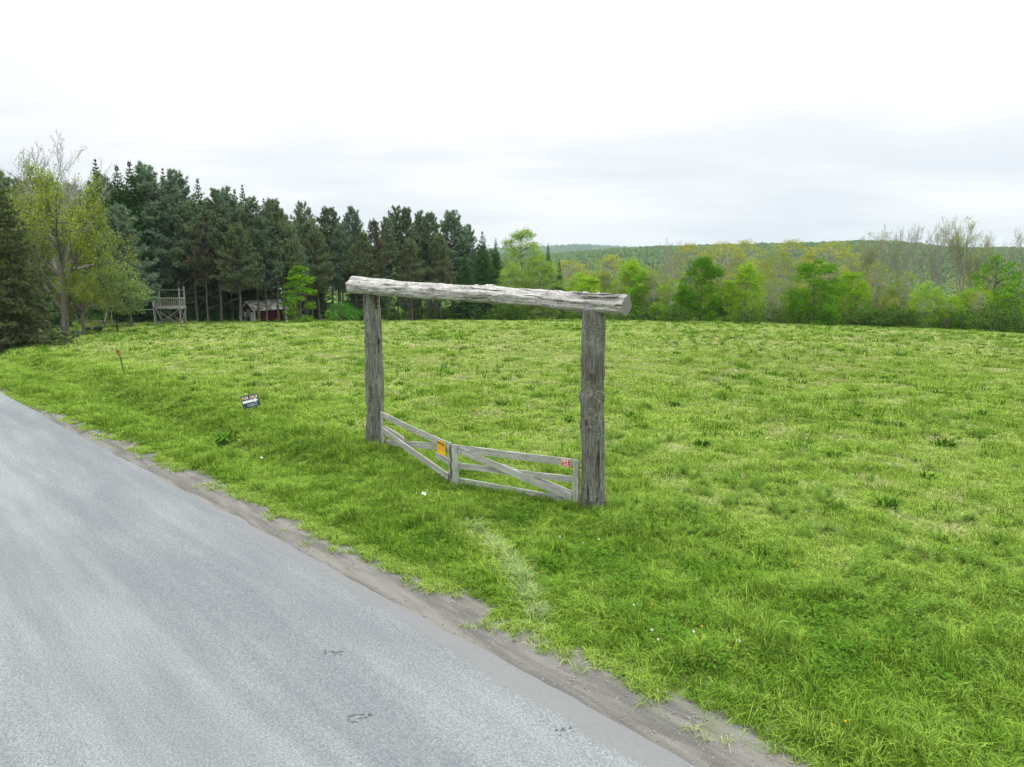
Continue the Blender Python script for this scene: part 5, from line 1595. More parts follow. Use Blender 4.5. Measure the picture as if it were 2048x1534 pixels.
for lx in (-0.10, 0.14):
    g = Geo()
    p0 = fr_ @ Vector((lx, -0.20, -0.012))
    g.tube([p0, p0 + Vector((0.05, 0.0, -0.16)), p0 + Vector((0.10, 0.0, -p0.z - 0.1))], [0.011, 0.010, 0.010], 6, True)
    obj('leg', g.mesh('leg', M['iron']), fs)
g = Geo()
pa, pb = fr_ @ Vector((-0.05, -0.30, -0.012)), fr_ @ Vector((0.15, -0.30, -0.012))
g.tube([pa, pb], [0.008, 0.008], 5, True)
obj('cross_wire', g.mesh('cross_wire', M['iron']), fs)

# marker stake
KX, KY = -18.7, 33.9
ms = empty('marker_stake', (KX, KY, float(ground_z(KX, KY))), 0, 'leaning dark stake with an amber head beside the left bend of the road', 'stake')
g = Geo()
top = Vector((-0.21, 0.02, 1.12))
g.tube([(0.03, 0, -0.15), (-0.08, 0.01, 0.45), tuple(top)], [0.02, 0.02, 0.019], 6, True)
obj('rod', g.mesh('rod', plain('dark_green_steel', (0.022, 0.035, 0.022), 0.6, 0.2, 20)), ms)
hm = along(top - Vector((-0.03, 0, 0.17)), top + Vector((-0.045, 0, 0.16)))
m_amb = plain('amber_reflector', (0.19, 0.095, 0.014), 0.45, 0.3, 30, 0.5)
g = Geo()
g.box((-0.045, -0.075, -0.06), (0.045, 0.075, 0.24))
hd = obj('head', g.mesh('head', m_amb), ms, hm)
g = Geo()
g.box((-0.052, -0.083, 0.241), (0.052, 0.083, 0.262))
obj('cap', g.mesh('cap', plain('pale_cap', (0.55, 0.42, 0.20), 0.6, 0.1, 20)), hd)

# ================================================================== things at the edge of the wood


def beam_part(par, name, p0, p1, w, th, mat, n=(0, -1, 0)):
    """a straight timber from p0 to p1; th measured along n"""
    p0, p1 = Vector(p0), Vector(p1)
    x = (p1 - p0).normalized()
    y = Vector(n) - x * Vector(n).dot(x)
    if y.length < 1e-4:
        y = Vector((1, 0, 0)) - x * x.x
    y.normalize()
    z = x.cross(y)
    m = Matrix((x, y, z)).transposed().to_4x4()
    m.translation = p0
    g_ = Geo()
    g_.box((0, -th / 2, -w / 2), ((p1 - p0).length, th / 2, w / 2))
    return obj(name, g_.mesh(name, mat), par, m)


TX, TY = -38.1, 79.5
tw = empty('lookout_platform', (TX, TY, float(ground_z(TX, TY))), R(3), 'raised grey wooden lookout platform with railing at the edge of the pines', 'platform')
tw.scale = (0.78, 0.8, 0.88)
W2, D2 = 1.75, 0.85
MD = M['deck']
for sx, sy, zt_ in ((-1, -1, 3.7), (1, -1, 4.75), (-1, 1, 4.6), (1, 1, 4.85)):
    beam_part(tw, 'post', (sx * (W2 + 0.05) - sx * 0.12, sy * D2, -0.2), (sx * (W2 + 0.02), sy * D2, zt_), 0.15, 0.15, MD)
for k in range(8):
    y_ = -D2 + 0.1 + k * (2 * D2 - 0.2) / 7
    beam_part(tw, 'deck_plank', (-W2 - 0.05, y_, 2.30 + 0.002 * (k % 2)), (W2 + 0.05, y_, 2.30 + 0.002 * (k % 2)), 0.04, 0.2, MD)
for y_ in (-D2 - 0.11, D2 + 0.11):
    beam_part(tw, 'joist', (-W2 - 0.1, y_, 2.20), (W2 + 0.1, y_, 2.20), 0.22, 0.06, MD)
for x_ in (-W2 - 0.13, W2 + 0.13):
    beam_part(tw, 'joist', (x_, -D2 - 0.1, 2.20), (x_, D2 + 0.1, 2.20), 0.22, 0.06, MD, (1, 0, 0))
for y_ in (-D2 - 0.10, D2 + 0.10):
    beam_part(tw, 'handrail', (-W2 - 0.05, y_, 3.42), (W2 + 0.05, y_, 3.42), 0.09, 0.05, MD)
    beam_part(tw, 'bottom_rail', (-W2 + 0.05, y_, 2.44), (W2 - 0.05, y_, 2.44), 0.07, 0.04, MD)
    for k in range(12):
        x_ = -W2 + 0.22 + k * (2 * W2 - 0.44) / 11
        beam_part(tw, 'baluster', (x_, y_ + 0.045, 2.36), (x_ + 0.02, y_ + 0.045, 3.40), 0.075, 0.03, MD)
for x_ in (-W2 - 0.12, W2 + 0.12):
    beam_part(tw, 'handrail', (x_, -D2 - 0.05, 3.44), (x_, D2 + 0.05, 3.44), 0.09, 0.05, MD, (1, 0, 0))
    for k in range(4):
        y_ = -D2 + 0.3 + k * (2 * D2 - 0.6) / 3
        beam_part(tw, 'baluster', (x_ - 0.045 * math.copysign(1, x_), y_, 2.36), (x_ - 0.045 * math.copysign(1, x_), y_, 3.41), 0.075, 0.03, MD, (1, 0, 0))
for y_, a_, b_ in ((-D2 - 0.10, -W2, W2), (-D2 - 0.065, W2, -W2), (D2 + 0.10, -W2, W2), (D2 + 0.065, W2, -W2)):
    beam_part(tw, 'cross_brace', (a_, y_, 2.1), (b_ - 0.1 * math.copysign(1, b_), y_, 0.15), 0.1, 0.03, MD)
for x_, a_, b_ in ((W2 + 0.10, -D2, D2), (W2 + 0.065, D2, -D2)):
    beam_part(tw, 'cross_brace', (x_, a_, 2.1), (x_, b_, 0.15), 0.09, 0.03, MD, (1, 0, 0))
beam_part(tw, 'top_bar', (-W2 + 0.1, D2 - 0.1, 4.42), (W2 + 0.12, D2 - 0.1, 4.42), 0.08, 0.05, MD)
beam_part(tw, 'ground_sill', (-W2 + 0.2, -D2 - 0.2, 0.06), (W2 + 0.3, -D2 - 0.2, 0.06), 0.1, 0.1, MD)
beam_part(tw, 'ground_sill', (W2 + 0.2, -D2, 0.06), (W2 + 0.2, D2, 0.06), 0.1, 0.1, MD, (1, 0, 0))

# red shed
m_barn = wood_mat('barn_red_boards', (0.035, 0.006, 0.006), (0.082, 0.012, 0.012), (0.05, 0.01, 0.01), 10, None, 0, axis=2, bump=0.2)
m_barnw = plain('white_painted_board', (0.66, 0.68, 0.68), 0.7, 0.1, 6)
m_tan = plain('tan_window_frame', (0.36, 0.31, 0.20), 0.7, 0.2, 6)


def roof_mat():
    m, nt = new_mat('pale_roofing_with_needle_litter')
    oc = nd(nt, 'ShaderNodeTexCoord').outputs['Object']
    n = noise(nt, mapping(nt, oc, (0.8, 1.6, 1)), 2.4, 5, 0.65)
    col = mixc(nt, ramp(nt, n, 0.44, 0.56), (0.72, 0.72, 0.69), (0.21, 0.19, 0.13))
    finish(nt, col, 0.8, n, 0.2, 0.02)
    return m


m_roof = roof_mat()
HX, HY = -31.6, 91.0
sh = empty('red_shed', (HX, HY, float(ground_z(HX, HY)) - 0.02), R(48), 'small dark red shed with pale littered roof and white door panels among pine trunks', 'shed')
SL, SW, EV, RG = 2.15, 1.45, 1.75, 2.75         # half length, half width, eave, ridge
g = Geo()
g.box((-SL, -SW, -0.3), (SL, SW, EV))
g.add([(-SL, -SW, EV), (-SL, SW, EV), (-SL, 0, RG), (SL, -SW, EV), (SL, SW, EV), (SL, 0, RG)], None, [(0, 2, 1), (3, 4, 5)])
wall = obj('wall', g.mesh('wall', m_barn), sh)
for sg in (-1, 1):
    g = Geo()
    a0 = np.array([0, 0, RG + 0.04])
    e0 = np.array([0, sg * (SW + 0.22), EV - 0.10])
    up_ = np.array([0, 0, 0.05])
    v = []
    for x_ in (-SL - 0.2, SL + 0.2):
        for p_ in (a0, e0, e0 + up_, a0 + up_):
            v.append(p_ + np.array([x_, 0, 0]))
    g.add(v, [(0, 1, 2, 3), (7, 6, 5, 4), (0, 4, 5, 1), (1, 5, 6, 2), (2, 6, 7, 3), (3, 7, 4, 0)])
    obj('roof_slope', g.mesh('roof_slope', m_roof), sh)
    # barge boards on both gables
    for x_ in (-SL - 0.225, SL + 0.225):
        p0 = Vector((x_, sg * 0.01, RG + 0.02))
        p1 = Vector((x_, sg * (SW + 0.24), EV - 0.12))
        beam_part(sh, 'barge_board', p0, p1, 0.16, 0.03, m_barnw, (1, 0, 0))
for x_ in (-SL - 0.02, SL + 0.02):
    for y_ in (-SW - 0.02, SW + 0.02):
        beam_part(sh, 'corner_board', (x_, y_, -0.3), (x_, y_, EV - 0.1), 0.14, 0.14, m_barnw)
for y_ in (-0.86, 0.86):
    beam_part(sh, 'door_panel', (-SL - 0.03, y_, -0.2), (-SL - 0.03, y_, 1.42), 0.62, 0.04, m_barnw, (1, 0, 0))
fr0 = beam_part(sh, 'window', (-SL - 0.025, 0, 0.15), (-SL - 0.025, 0, 1.75), 0.7, 0.04, m_tan, (1, 0, 0))
beam_part(sh, 'window_pane', (-SL - 0.05, 0, 0.3), (-SL - 0.05, 0, 0.9), 0.45, 0.02, plain('dark_pane', (0.05, 0.06, 0.06), 0.2, 0.1, 5, 0.5), (1, 0, 0))
beam_part(sh, 'window_pane', (-SL - 0.05, 0, 1.0), (-SL - 0.05, 0, 1.6), 0.45, 0.02, plain('pale_pane', (0.22, 0.25, 0.24), 0.2, 0.1, 5, 0.5), (1, 0, 0))

# picnic table
PX_, PY_ = -42.0, 74.0
pt = empty('picnic_table', (PX_, PY_, float(ground_z(PX_, PY_))), R(8), 'low grey picnic table on the mown lawn before the apple tree', 'table')
m_pic = wood_mat('mossy_table_timber', (0.10, 0.10, 0.075), (0.22, 0.22, 0.17), (0.1, 0.12, 0.06), 20, None, 0, axis=0)
for k in range(5):
    beam_part(pt, 'top_plank', (-0.95, -0.30 + k * 0.15, 0.74), (0.95, -0.30 + k * 0.15, 0.74), 0.045, 0.135, m_pic)
for sy in (-1, 1):
    for k in range(2):
        beam_part(pt, 'seat_plank', (-0.95, sy * (0.62 + k * 0.13), 0.44), (0.95, sy * (0.62 + k * 0.13), 0.44), 0.04, 0.12, m_pic)
for sx in (-0.6, 0.6):
    beam_part(pt, 'seat_bearer', (sx, -0.78, 0.38), (sx, 0.78, 0.38), 0.09, 0.045, m_pic, (1, 0, 0))
    for sy in (-1, 1):
        beam_part(pt, 'leg', (sx + 0.046, sy * 0.22, 0.72), (sx + 0.046, sy * 0.66, -0.03), 0.09, 0.045, m_pic, (1, 0, 0))

# white bucket between two planted tubs
BX, BY = -39.6, 67.0


def lathe(prof, n=20):
    g_ = Geo()
    a = np.linspace(0, 2 * np.pi, n, endpoint=False)
    v = np.array([[(r_ * math.cos(t_), r_ * math.sin(t_), z_) for t_ in a] for r_, z_ in prof]).reshape(-1, 3)
    q = [(i_ * n + j_, i_ * n + (j_ + 1) % n, (i_ + 1) * n + (j_ + 1) % n, (i_ + 1) * n + j_) for i_ in range(len(prof) - 1) for j_ in range(n)]
    g_.add(v, q)
    return g_


bk = empty('white_bucket', (BX, BY, float(ground_z(BX, BY))), 0, 'white bucket standing between two dark tubs on the lawn', 'bucket')
obj('pail', lathe([(0.001, 0.01), (0.13, 0.01), (0.16, 0.42), (0.175, 0.42), (0.175, 0.39), (0.165, 0.39)]).mesh('pail', m_barnw, True), bk)
g = Geo()
aa = np.linspace(0, np.pi, 9)
g.tube(np.array([(0.17 * math.cos(t_), -0.05, 0.40 - 0.12 * math.sin(t_)) for t_ in aa]), [0.006] * 9, 4)
obj('handle', g.mesh('handle', M['iron']), bk)
for dx, w_, lb in ((-0.42, 0.30, 'dark grey tub left of the white bucket on the lawn'), (0.50, 0.36, 'larger mossy tub right of the white bucket on the lawn')):
    tb = empty('garden_tub', (BX + dx, BY + 0.1, float(ground_z(BX + dx, BY))), 0, lb, 'tub')
    obj('tub', lathe([(0.001, 0.0), (w_ * 0.75, 0.0), (w_, 0.36), (w_ + 0.03, 0.36), (w_ + 0.03, 0.40), (w_ - 0.03, 0.40), (w_ - 0.05, 0.33), (0.001, 0.33)]).mesh('tub', plain('dark_tub_plastic', (0.07, 0.085, 0.07), 0.7, 0.3, 8), True), tb)
    gq = clumped(70 + int(dx * 10), 0.35, w_ * 0.9, 0.0, 14, 26, 0.03, M['under'], M['bark_dark'], 0.8, 0.3)
    obj('plant', gq[1], tb, Matrix.Translation((0, 0, 0.28)))

# swing frame behind the apple tree
WX, WY = -42.6, 80.0
m_tube = plain('white_tube_steel', (0.55, 0.56, 0.55), 0.5, 0.1, 9)
sf = empty('swing_frame', (WX, WY, float(ground_z(WX, WY))), R(4), 'pale tube swing frame half hidden behind the apple tree', 'swing frame')
for nm, a_, b_, r_ in (('top_bar', (-2.35, 0, 2.65), (2.35, 0, 2.65), 0.045), ('cross_bar', (-2.55, -0.45, 1.75), (2.55, -0.45, 1.75), 0.03)):
    g = Geo()
    g.tube([a_, b_], [r_, r_], 8, True)
    obj(nm, g.mesh(nm, m_tube, False), sf)
for sx in (-1, 1):
    for sy in (-1, 1):
        g = Geo()
        g.tube([(sx * 2.32, 0, 2.66), (sx * 2.8, sy * 1.1, -0.1)], [0.04, 0.04], 8, True)
        obj('leg', g.mesh('leg', m_tube), sf)

# small white board on a stick left of the shed, and a dark post by the brown spruce
QX, QY = -34.2, 89.5
wb = empty('small_notice', (QX, QY, float(ground_z(QX, QY))), 0, 'tiny white board on a stick left of the red shed', 'sign')
beam_part(wb, 'stick', (0, 0, -0.1), (0, 0, 0.62), 0.05, 0.04, MD)
beam_part(wb, 'board', (-0.14, -0.035, 0.66), (0.14, -0.035, 0.66), 0.20, 0.02, m_barnw)
DX_, DY_ = -42.0, 64.5
dp = empty('wooden_post', (DX_, DY_, float(ground_z(DX_, DY_))), 0, 'short dark post with a side arm beside the drooping brown spruce', 'post')
g = Geo()
g.tube([(0, 0, -0.2), (0.02, 0, 0.6), (0, 0, 1.25)], [0.10, 0.095, 0.09], 8, True)
obj('upright', g.mesh('upright', M['bark_dark']), dp)
beam_part(dp, 'arm', (-0.05, -0.06, 1.1), (-1.1, -0.06, 1.22), 0.09, 0.06, MD)

# ================================================================== plants of the meadow
wr = np.random.default_rng(21)
weed_meshes = [blades(wr, 46, 0.13, 0.12, 0.30, 0.045, 0.75, M['weed'], 'weed_clump', 0.6) for _ in range(3)]
WLAB, WGRP = 'dark leafy weed clump standing out from the meadow grass', 'dark weed clumps in the meadow'
spots = [(0.76, 29.6), (15.4, 22.1), (5.6, 20.3), (9.1, 19.4), (-4.9, 30.6), (4.2, 24.5), (8.4, 15.2), (6.9, 14.8), (10.5, 17.3), (3.4, 27.0), (12.2, 25.0), (-1.8, 27.2), (-0.4, 26.0), (2.0, 23.8),
         (7.2, 31.0), (10.9, 33.5), (14.8, 30.2), (18.0, 34.0), (5.0, 36.0), (-8.0, 37.0), (-12.0, 33.0), (20.5, 28.0), (17.0, 25.2), (13.0, 20.6), (6.2, 26.6), (-15.0, 41.0), (-3.6, 41.5), (9.8, 42.0), (22.0, 40.0), (15.5, 44.0)]
for k, (x_, y_) in enumerate(spots):
    o = obj('weed_clump', weed_meshes[k % 3], loc=(x_, y_, float(ground_z(x_, y_)) - 0.01))
    sc = 1.0 + 0.5 * random.Random(k).random()
    o.scale = (sc, sc, sc * 0.95)
    o.rotation_euler = (0, 0, k * 1.7)
    az_ = math.degrees(math.atan2(x_, y_))
    where = 'left of the gateway' if az_ < -11 else ('seen through the gateway' if az_ < 5.5 else ('in the near field right of the gateway' if y_ < 24 else 'in the far field right of the gateway'))
    tag(o, 'dark leafy weed clump ' + where, 'plant', WGRP)
o = obj('ditch_plant', weed_meshes[1], loc=(-9.2, 22.2, float(ground_z(-9.2, 22.2))))
o.scale = (2.4, 2.4, 1.9)
tag(o, 'large dark leafy clump in the roadside ditch below the sale sign', 'plant')

C_weed = proto_collection('weed_tuft', [blades(wr, 34, 0.13, 0.08, 0.24, 0.022, 0.7, M['weed'], 'weed_tuft', 0.5) for _ in range(3)])
n = 12000
yy = np.sqrt(wr.uniform(10 ** 2, 105 ** 2, n))
xx = wr.uniform(-1, 1, n) * (0.745 * yy + 2)
s_, o_ = road_so(xx, yy)
k = (o_ > grass_edge(s_) + 2.6) & (wr.uniform(0, 1, n) < 1.1 * sstep(0.46, 0.72, fbm(xx / 5, yy / 5, 120, 3)) + 0.10)
xx, yy = xx[k], yy[k]
sc = (0.45 + 1.1 * wr.uniform(0, 1, len(xx)) ** 2) * (1 + yy / 150)
scatter('scattered_weeds', 'darker weeds dotted all over the meadow', C_weed, np.stack([xx, yy, ground_z(xx, yy)], -1), np.stack([0 * xx, 0 * xx, wr.uniform(0, 6.28, len(xx))], -1), np.stack([sc, sc, sc], -1), wr.integers(0, 3, len(xx)), 0 * xx)


# darker tussocks of taller grass
n = 9000
yy = np.sqrt(wr.uniform(12 ** 2, 92 ** 2, n))
xx = wr.uniform(-1, 1, n) * (0.745 * yy + 2)
s_, o_ = road_so(xx, yy)
k = (o_ > grass_edge(s_) + 3.6) & (yy < wood_edge(xx)) & (wr.uniform(0, 1, n) < 0.12 + 0.75 * sstep(0.45, 0.68, fbm(xx / 3.5, yy / 3.5, 131, 3)) * sstep(90, 35, yy))
xx, yy = xx[k], yy[k]
sc = (0.55 + 0.75 * wr.uniform(0, 1, len(xx)) ** 2) * (1 + yy / 90)
scatter('meadow_tussocks', 'darker tussocks of taller grass dotted over the meadow', C_tall, np.stack([xx, yy, ground_z(xx, yy)], -1), np.stack([0 * xx, 0 * xx, wr.uniform(0, 6.28, len(xx))], -1), np.stack([sc * 1.25, sc * 1.25, sc * 0.8], -1), wr.integers(0, 4, len(xx)), wr.uniform(0.0, 0.22, len(xx)))


def rod_mesh(rng):
    g_ = Geo()
    for st in range(rng.integers(6, 10)):
        a = rng.uniform(0, 6.28)
        b = np.array([math.cos(a), math.sin(a), 0]) * rng.uniform(0, 0.12)
        h = rng.uniform(0.2, 0.4)
        ln = rng.normal(0, 0.12, 2)
        top_ = b + np.array([ln[0], ln[1], h])
        g_.tube([b, (b + top_) / 2, top_], [0.004, 0.0035, 0.002], 3)
        for lf in range(15):
            t_ = 0.25 + 0.75 * lf / 14
            c = b + (top_ - b) * t_
            az = lf * 2.4 + rng.uniform(-0.3, 0.3)
            L_ = rng.uniform(0.07, 0.12) * (1.15 - 0.5 * t_)
            d = np.array([math.cos(az), math.sin(az), rng.uniform(0.2, 0.7)])
            s__ = np.array([-math.sin(az), math.cos(az), 0]) * 0.011
            m_ = c + d * L_ * 0.5
            tip = c + d * L_ - np.array([0, 0, 0.02])
            g_.add([c, m_ - s__, tip, m_ + s__], [(0, 1, 2, 3)])
    return g_.mesh('rod', M['rod'])


C_rod = proto_collection('rod_plant', [rod_mesh(wr) for _ in range(4)])
n = 9000
xx = wr.uniform(0.5, 19, n)
yy = wr.uniform(7.5, 26, n)
s_, o_ = road_so(xx, yy)
d_ = o_ - grass_edge(s_)
msk = sstep(0.46, 0.66, fbm(xx / 1.6, yy / 1.6, 150, 3)) * sstep(2.6, 4.2, d_) * (0.15 + 0.85 * sstep(11.5, 7.5, d_)) * sstep(1.0, 3.5, xx)
k = in_view(xx, yy) & (wr.uniform(0, 1, n) < msk * 0.36)
xx, yy = xx[k], yy[k]
sc = wr.uniform(0.5, 0.95, len(xx))
scatter('narrow_leaved_weeds', 'pale narrow leaved weeds in the near right part of the meadow', C_rod, np.stack([xx, yy, ground_z(xx, yy)], -1), np.stack([0 * xx, 0 * xx, wr.uniform(0, 6.28, len(xx))], -1), np.stack([sc, sc, sc], -1), wr.integers(0, 4, len(xx)), 0 * xx)


def clover_mesh(rng, n_=60, rad=0.2):
    r_ = rad * np.sqrt(rng.uniform(0, 1, n_))
    a = rng.uniform(0, 6.28, n_)
    c = np.stack([r_ * np.cos(a), r_ * np.sin(a), rng.uniform(0.04, 0.2, n_) * (1.2 - r_ / rad * 0.6)], -1)
    v, q = leaf_geo(c, 0.022, rng, 0.9, 0.8)
    return mesh_np('clover', v, [q], M['weed'])


C_clov = proto_collection('clover_patch', [clover_mesh(wr) for _ in range(3)])
n = 6000
xx = wr.uniform(-9, 14, n)
yy = wr.uniform(6.5, 22, n)
s_, o_ = road_so(xx, yy)
d_ = o_ - grass_edge(s_)
bl_ = np.exp(-(((xx - 1.45) / 0.75) ** 2 + ((yy - 11.9) / 0.6) ** 2)) + np.exp(-(((xx - 4.6) / 1.6) ** 2 + ((yy - 9.2) / 0.8) ** 2)) * 0.7
msk = np.clip(sstep(0.55, 0.72, fbm(xx / 1.2, yy / 1.2, 180, 3)) * 0.5 * sstep(0.4, 1.0, d_) * sstep(6, 3.5, d_) + bl_, 0, 1)
k = in_view(xx, yy) & (d_ > 0.3) & (wr.uniform(0, 1, n) < msk)
xx, yy = xx[k], yy[k]
sc = wr.uniform(0.7, 1.4, len(xx))
scatter('clover', 'dark clover patches in the verge grass', C_clov, np.stack([xx, yy, ground_z(xx, yy) + 0.03], -1), np.stack([0 * xx, 0 * xx, wr.uniform(0, 6.28, len(xx))], -1), np.stack([sc, sc, sc], -1), wr.integers(0, 3, len(xx)), 0 * xx)

C_pale = proto_collection('pale_tuft', [blades(wr, 30, 0.12, 0.07, 0.22, 0.010, 0.9, M['pale_grass']) for _ in range(4)])
n = 130
t_ = wr.uniform(0, 1, n)
xx = -0.85 + 1.35 * t_ + wr.normal(0, 0.07, n) * (0.6 + 0.8 * t_) + 0.22 * np.sin(t_ * 3.5)
yy = 14.0 - 3.9 * t_ + wr.normal(0, 0.07, n)
sc = wr.uniform(0.7, 1.1, n)
scatter('flattened_grass', 'pale flattened strip of dead grass running from the gate down to the shoulder', C_pale, np.stack([xx, yy, ground_z(xx, yy) + 0.05], -1), np.stack([wr.normal(0.5, 0.3, n), wr.normal(0.3, 0.3, n), wr.uniform(0, 6.28, n)], -1), np.stack([sc, sc, sc * 0.7], -1), wr.integers(0, 4, n), wr.uniform(0.42, 0.85, n))

pts_ = []  # lush grass along the gates; dark tufts round the posts added as contact shadow
for cx_, cy_ in ((-4.06, 20.58), (1.81, 15.19)):
    for k in range(46):
        a_ = wr.uniform(0, 6.28)
        d0 = 0.27 + abs(wr.normal(0, 0.10))
        pts_.append((cx_ + d0 * math.cos(a_), cy_ + d0 * math.sin(a_)))
for G_ in (G1, G2):
    for k in range(70):
        p_ = G_.p(wr.uniform(0, 1), 0, wr.normal(0, 0.10))
        pts_.append((p_.x, p_.y))
P_ = np.array(pts_)
n = len(P_)
sc = wr.uniform(0.5, 0.95, n)
scatter('gate_foot_grass', 'tall uncut grass round the feet of the gateway and gate', C_tall, np.column_stack([P_, ground_z(P_[:, 0], P_[:, 1])]), np.stack([wr.normal(0, 0.15, n), wr.normal(0, 0.15, n), wr.uniform(0, 6.28, n)], -1), np.stack([sc, sc, sc * 0.8], -1), wr.integers(0, 4, n), wr.uniform(0.0, 0.3, n))

# sparse seedlings and pebbles on the shoulder
n = 4200
ss = wr.uniform(-9, 30, n)
oo = grass_edge(ss) + 0.08 - np.abs(wr.normal(0, 0.22, n))
k = (oo > asphalt_edge(ss) + 0.08) & (wr.uniform(0, 1, n) < sstep(0.40, 0.56, fbm(ss * 1.4, oo * 2, 200, 3)))
xx, yy = road_xy(ss[k], oo[k])
sc = wr.uniform(0.35, 1.05, len(xx))
scatter('shoulder_weeds', 'small tufts of grass creeping onto the gravel shoulder', C_short, np.stack([xx, yy, macro(xx, yy) - 0.02], -1), np.stack([0 * xx, 0 * xx, wr.uniform(0, 6.28, len(xx))], -1), np.stack([sc, sc, sc * 0.7], -1), wr.integers(0, 4, len(xx)), np.clip(wr.normal(0.35, 0.15, len(xx)), 0, 1))


def pebble_mesh(rng):
    import bmesh
    bm = bmesh.new()
    bmesh.ops.create_icosphere(bm, subdivisions=1, radius=1.0)
    for v in bm.verts:
        v.co *= rng.uniform(0.75, 1.2)
        v.co.z *= 0.6
    me_ = bpy.data.meshes.new('pebble')
    bm.to_mesh(me_)
    bm.free()
    me_.polygons.foreach_set('use_smooth', [False] * len(me_.polygons))
    me_.materials.append(M['stone'])
    return me_


C_peb = proto_collection('pebble', [pebble_mesh(wr) for _ in range(4)])
n = 9000
ss = wr.uniform(-10, 26, n)
oo = asphalt_edge(ss) + wr.uniform(-0.15, 1.0, n) ** 1.0 * (grass_edge(ss) - asphalt_edge(ss) + 0.1)
xx, yy = road_xy(ss, oo)
sc = 0.005 + 0.015 * wr.uniform(0, 1, n) ** 4
scatter('gravel_stones', 'loose pebbles on the gravel shoulder', C_peb, np.stack([xx, yy, macro(xx, yy) - 0.012 - 0.02 * np.clip(oo, 0, 1) + 0.004], -1), wr.uniform(0, 6.28, (n, 3)) * np.array([0.1, 0.1, 1]), np.stack([sc, sc, sc], -1), wr.integers(0, 4, n), 0 * xx)

# tar marks on the road
for k, (ux, uy, sc_) in enumerate([(-2.52, 9.22, 0.13), (-1.82, 7.75, 0.15), (0.62, 7.55, 0.11)]):
    g = Geo()
    rr = random.Random(k)
    for b_ in range(16):
        cx_, cy_ = rr.uniform(-1, 1) * sc_, rr.uniform(-0.5, 0.5) * sc_
        m_ = 11
        an = np.linspace(0, 2 * np.pi, m_, endpoint=False)
        ra = np.array([rr.uniform(0.03, 0.17) * sc_ for _ in an])
        v = np.stack([cx_ + ra * np.cos(an) * 1.5, cy_ + ra * np.sin(an) * 0.7, 0 * an + 0.0003 * b_], -1)
        v = np.vstack([v, [cx_, cy_, 0.0003 * b_]])
        g.add(v, None, [(m_, i_, (i_ + 1) % m_) for i_ in range(m_)])
    s0, o0 = road_so(ux, uy)
    o = obj('tar_mark', g.mesh('tar_mark', M['tar']), loc=(ux, uy, float(macro(ux, uy) + crown_z(s0, o0)) + 0.004))
    o.rotation_euler = (0, 0, R(-10 + 15 * k))
    tag(o, kind='structure')

# dandelions
stem_m = Geo()
stem_m.tube([(0, 0, -0.02), (0.01, 0, 0.14), (0.015, 0.005, 0.27)], [0.004, 0.0035, 0.003], 4)
stem_me = stem_m.mesh('stem', M['rod'])


def puff(rng, mat, r_, n_=46, flat=1.0):
    d = nrm(rng.normal(0, 1, (n_, 3)))
    d[:, 2] = d[:, 2] * flat
    c = d * r_
    v, q = leaf_geo(c, r_ * 0.42, rng, 0.0, 1.0)
    return mesh_np('head', v + np.array([0.015, 0.005, 0.28]), [q], mat)


puff_me, flow_me = puff(wr, M['white_fluff'], 0.014), puff(wr, M['yellow_petal'], 0.014, 30, 0.35)
white = [(1.32, 12.6), (1.65, 12.7), (1.98, 9.32), (2.02, 9.12), (2.58, 9.28), (3.17, 9.15), (1.85, 10.1), (0.92, 12.75), (6.2, 14.3), (8.05, 12.2), (5.1, 17.2)]
yellow = [(2.15, 10.2), (0.25, 13.2), (0.55, 12.85), (0.5, 11.3), (3.8, 7.3), (2.75, 9.55), (0.9, 12.2), (3.6, 11.2), (-2.6, 14.6), (1.4, 13.9), (5.0, 11.8)]
for lst, hm_, nm, lb, gp in ((white, puff_me, 'dandelion', 'white dandelion seed head on a thin stem in the grass', 'dandelion seed heads in the grass'), (yellow, flow_me, 'yellow_flower', 'tiny yellow flower on a thin stem in the grass', 'yellow flowers in the grass')):
    for k, (x_, y_) in enumerate(lst):
        e = empty(nm, (x_, y_, float(ground_z(x_, y_)) + 0.02), k * 2.1, lb, 'flower', gp)
        e.scale = (1, 1, 0.85 + 0.3 * ((k * 7) % 5) / 5)
        obj('stem', stem_me, e)
        obj('head', hm_, e)

# two bits of litter
for k, (x_, y_, s__, lb) in enumerate([(-2.02, 15.6, 0.05, 'crumpled white scrap lying in the grass before the left gate leaf'), (-7.27, 19.9, 0.045, 'small white scrap lying on the verge between road and sale sign')]):
    rr = np.random.default_rng(k + 3)
    nn = 7
    X, Y = np.meshgrid(np.linspace(-1, 1, nn), np.linspace(-0.7, 0.7, nn))
    Z = rr.uniform(-0.35, 0.45, X.shape) + 0.5
    V = np.stack([X, Y, Z], -1).reshape(-1, 3) * s__
    q = [(i_ * nn + j_, i_ * nn + j_ + 1, (i_ + 1) * nn + j_ + 1, (i_ + 1) * nn + j_) for i_ in range(nn - 1) for j_ in range(nn - 1)]
    o = obj('paper_scrap', mesh_np('paper_scrap', V, [np.array(q)], m_wht), loc=(x_, y_, float(ground_z(x_, y_)) + 0.16))
    o.rotation_euler = (0.4, 0.3, k)
    tag(o, lb, 'litter')

# ================================================================== far hills and their woods


def profile(az_deg, pts):
    return np.interp(az_deg, [p_[0] for p_ in pts], [p_[1] for p_ in pts])


NEAR_R = [(-60, 0.006), (-20, 0.006), (3, 0.0035), (7, 0.009), (11, 0.013), (15, 0.0145), (18, 0.0155), (22, 0.0170), (26, 0.0185), (28, 0.0175), (31, 0.0105), (36, 0.0085), (60, 0.008)]
FAR_R = [(-60, 0.010), (-5, 0.010), (2.5, 0.0145), (5, 0.0172), (8, 0.0150), (10, 0.0125), (16, 0.008), (30, 0.010), (60, 0.012)]


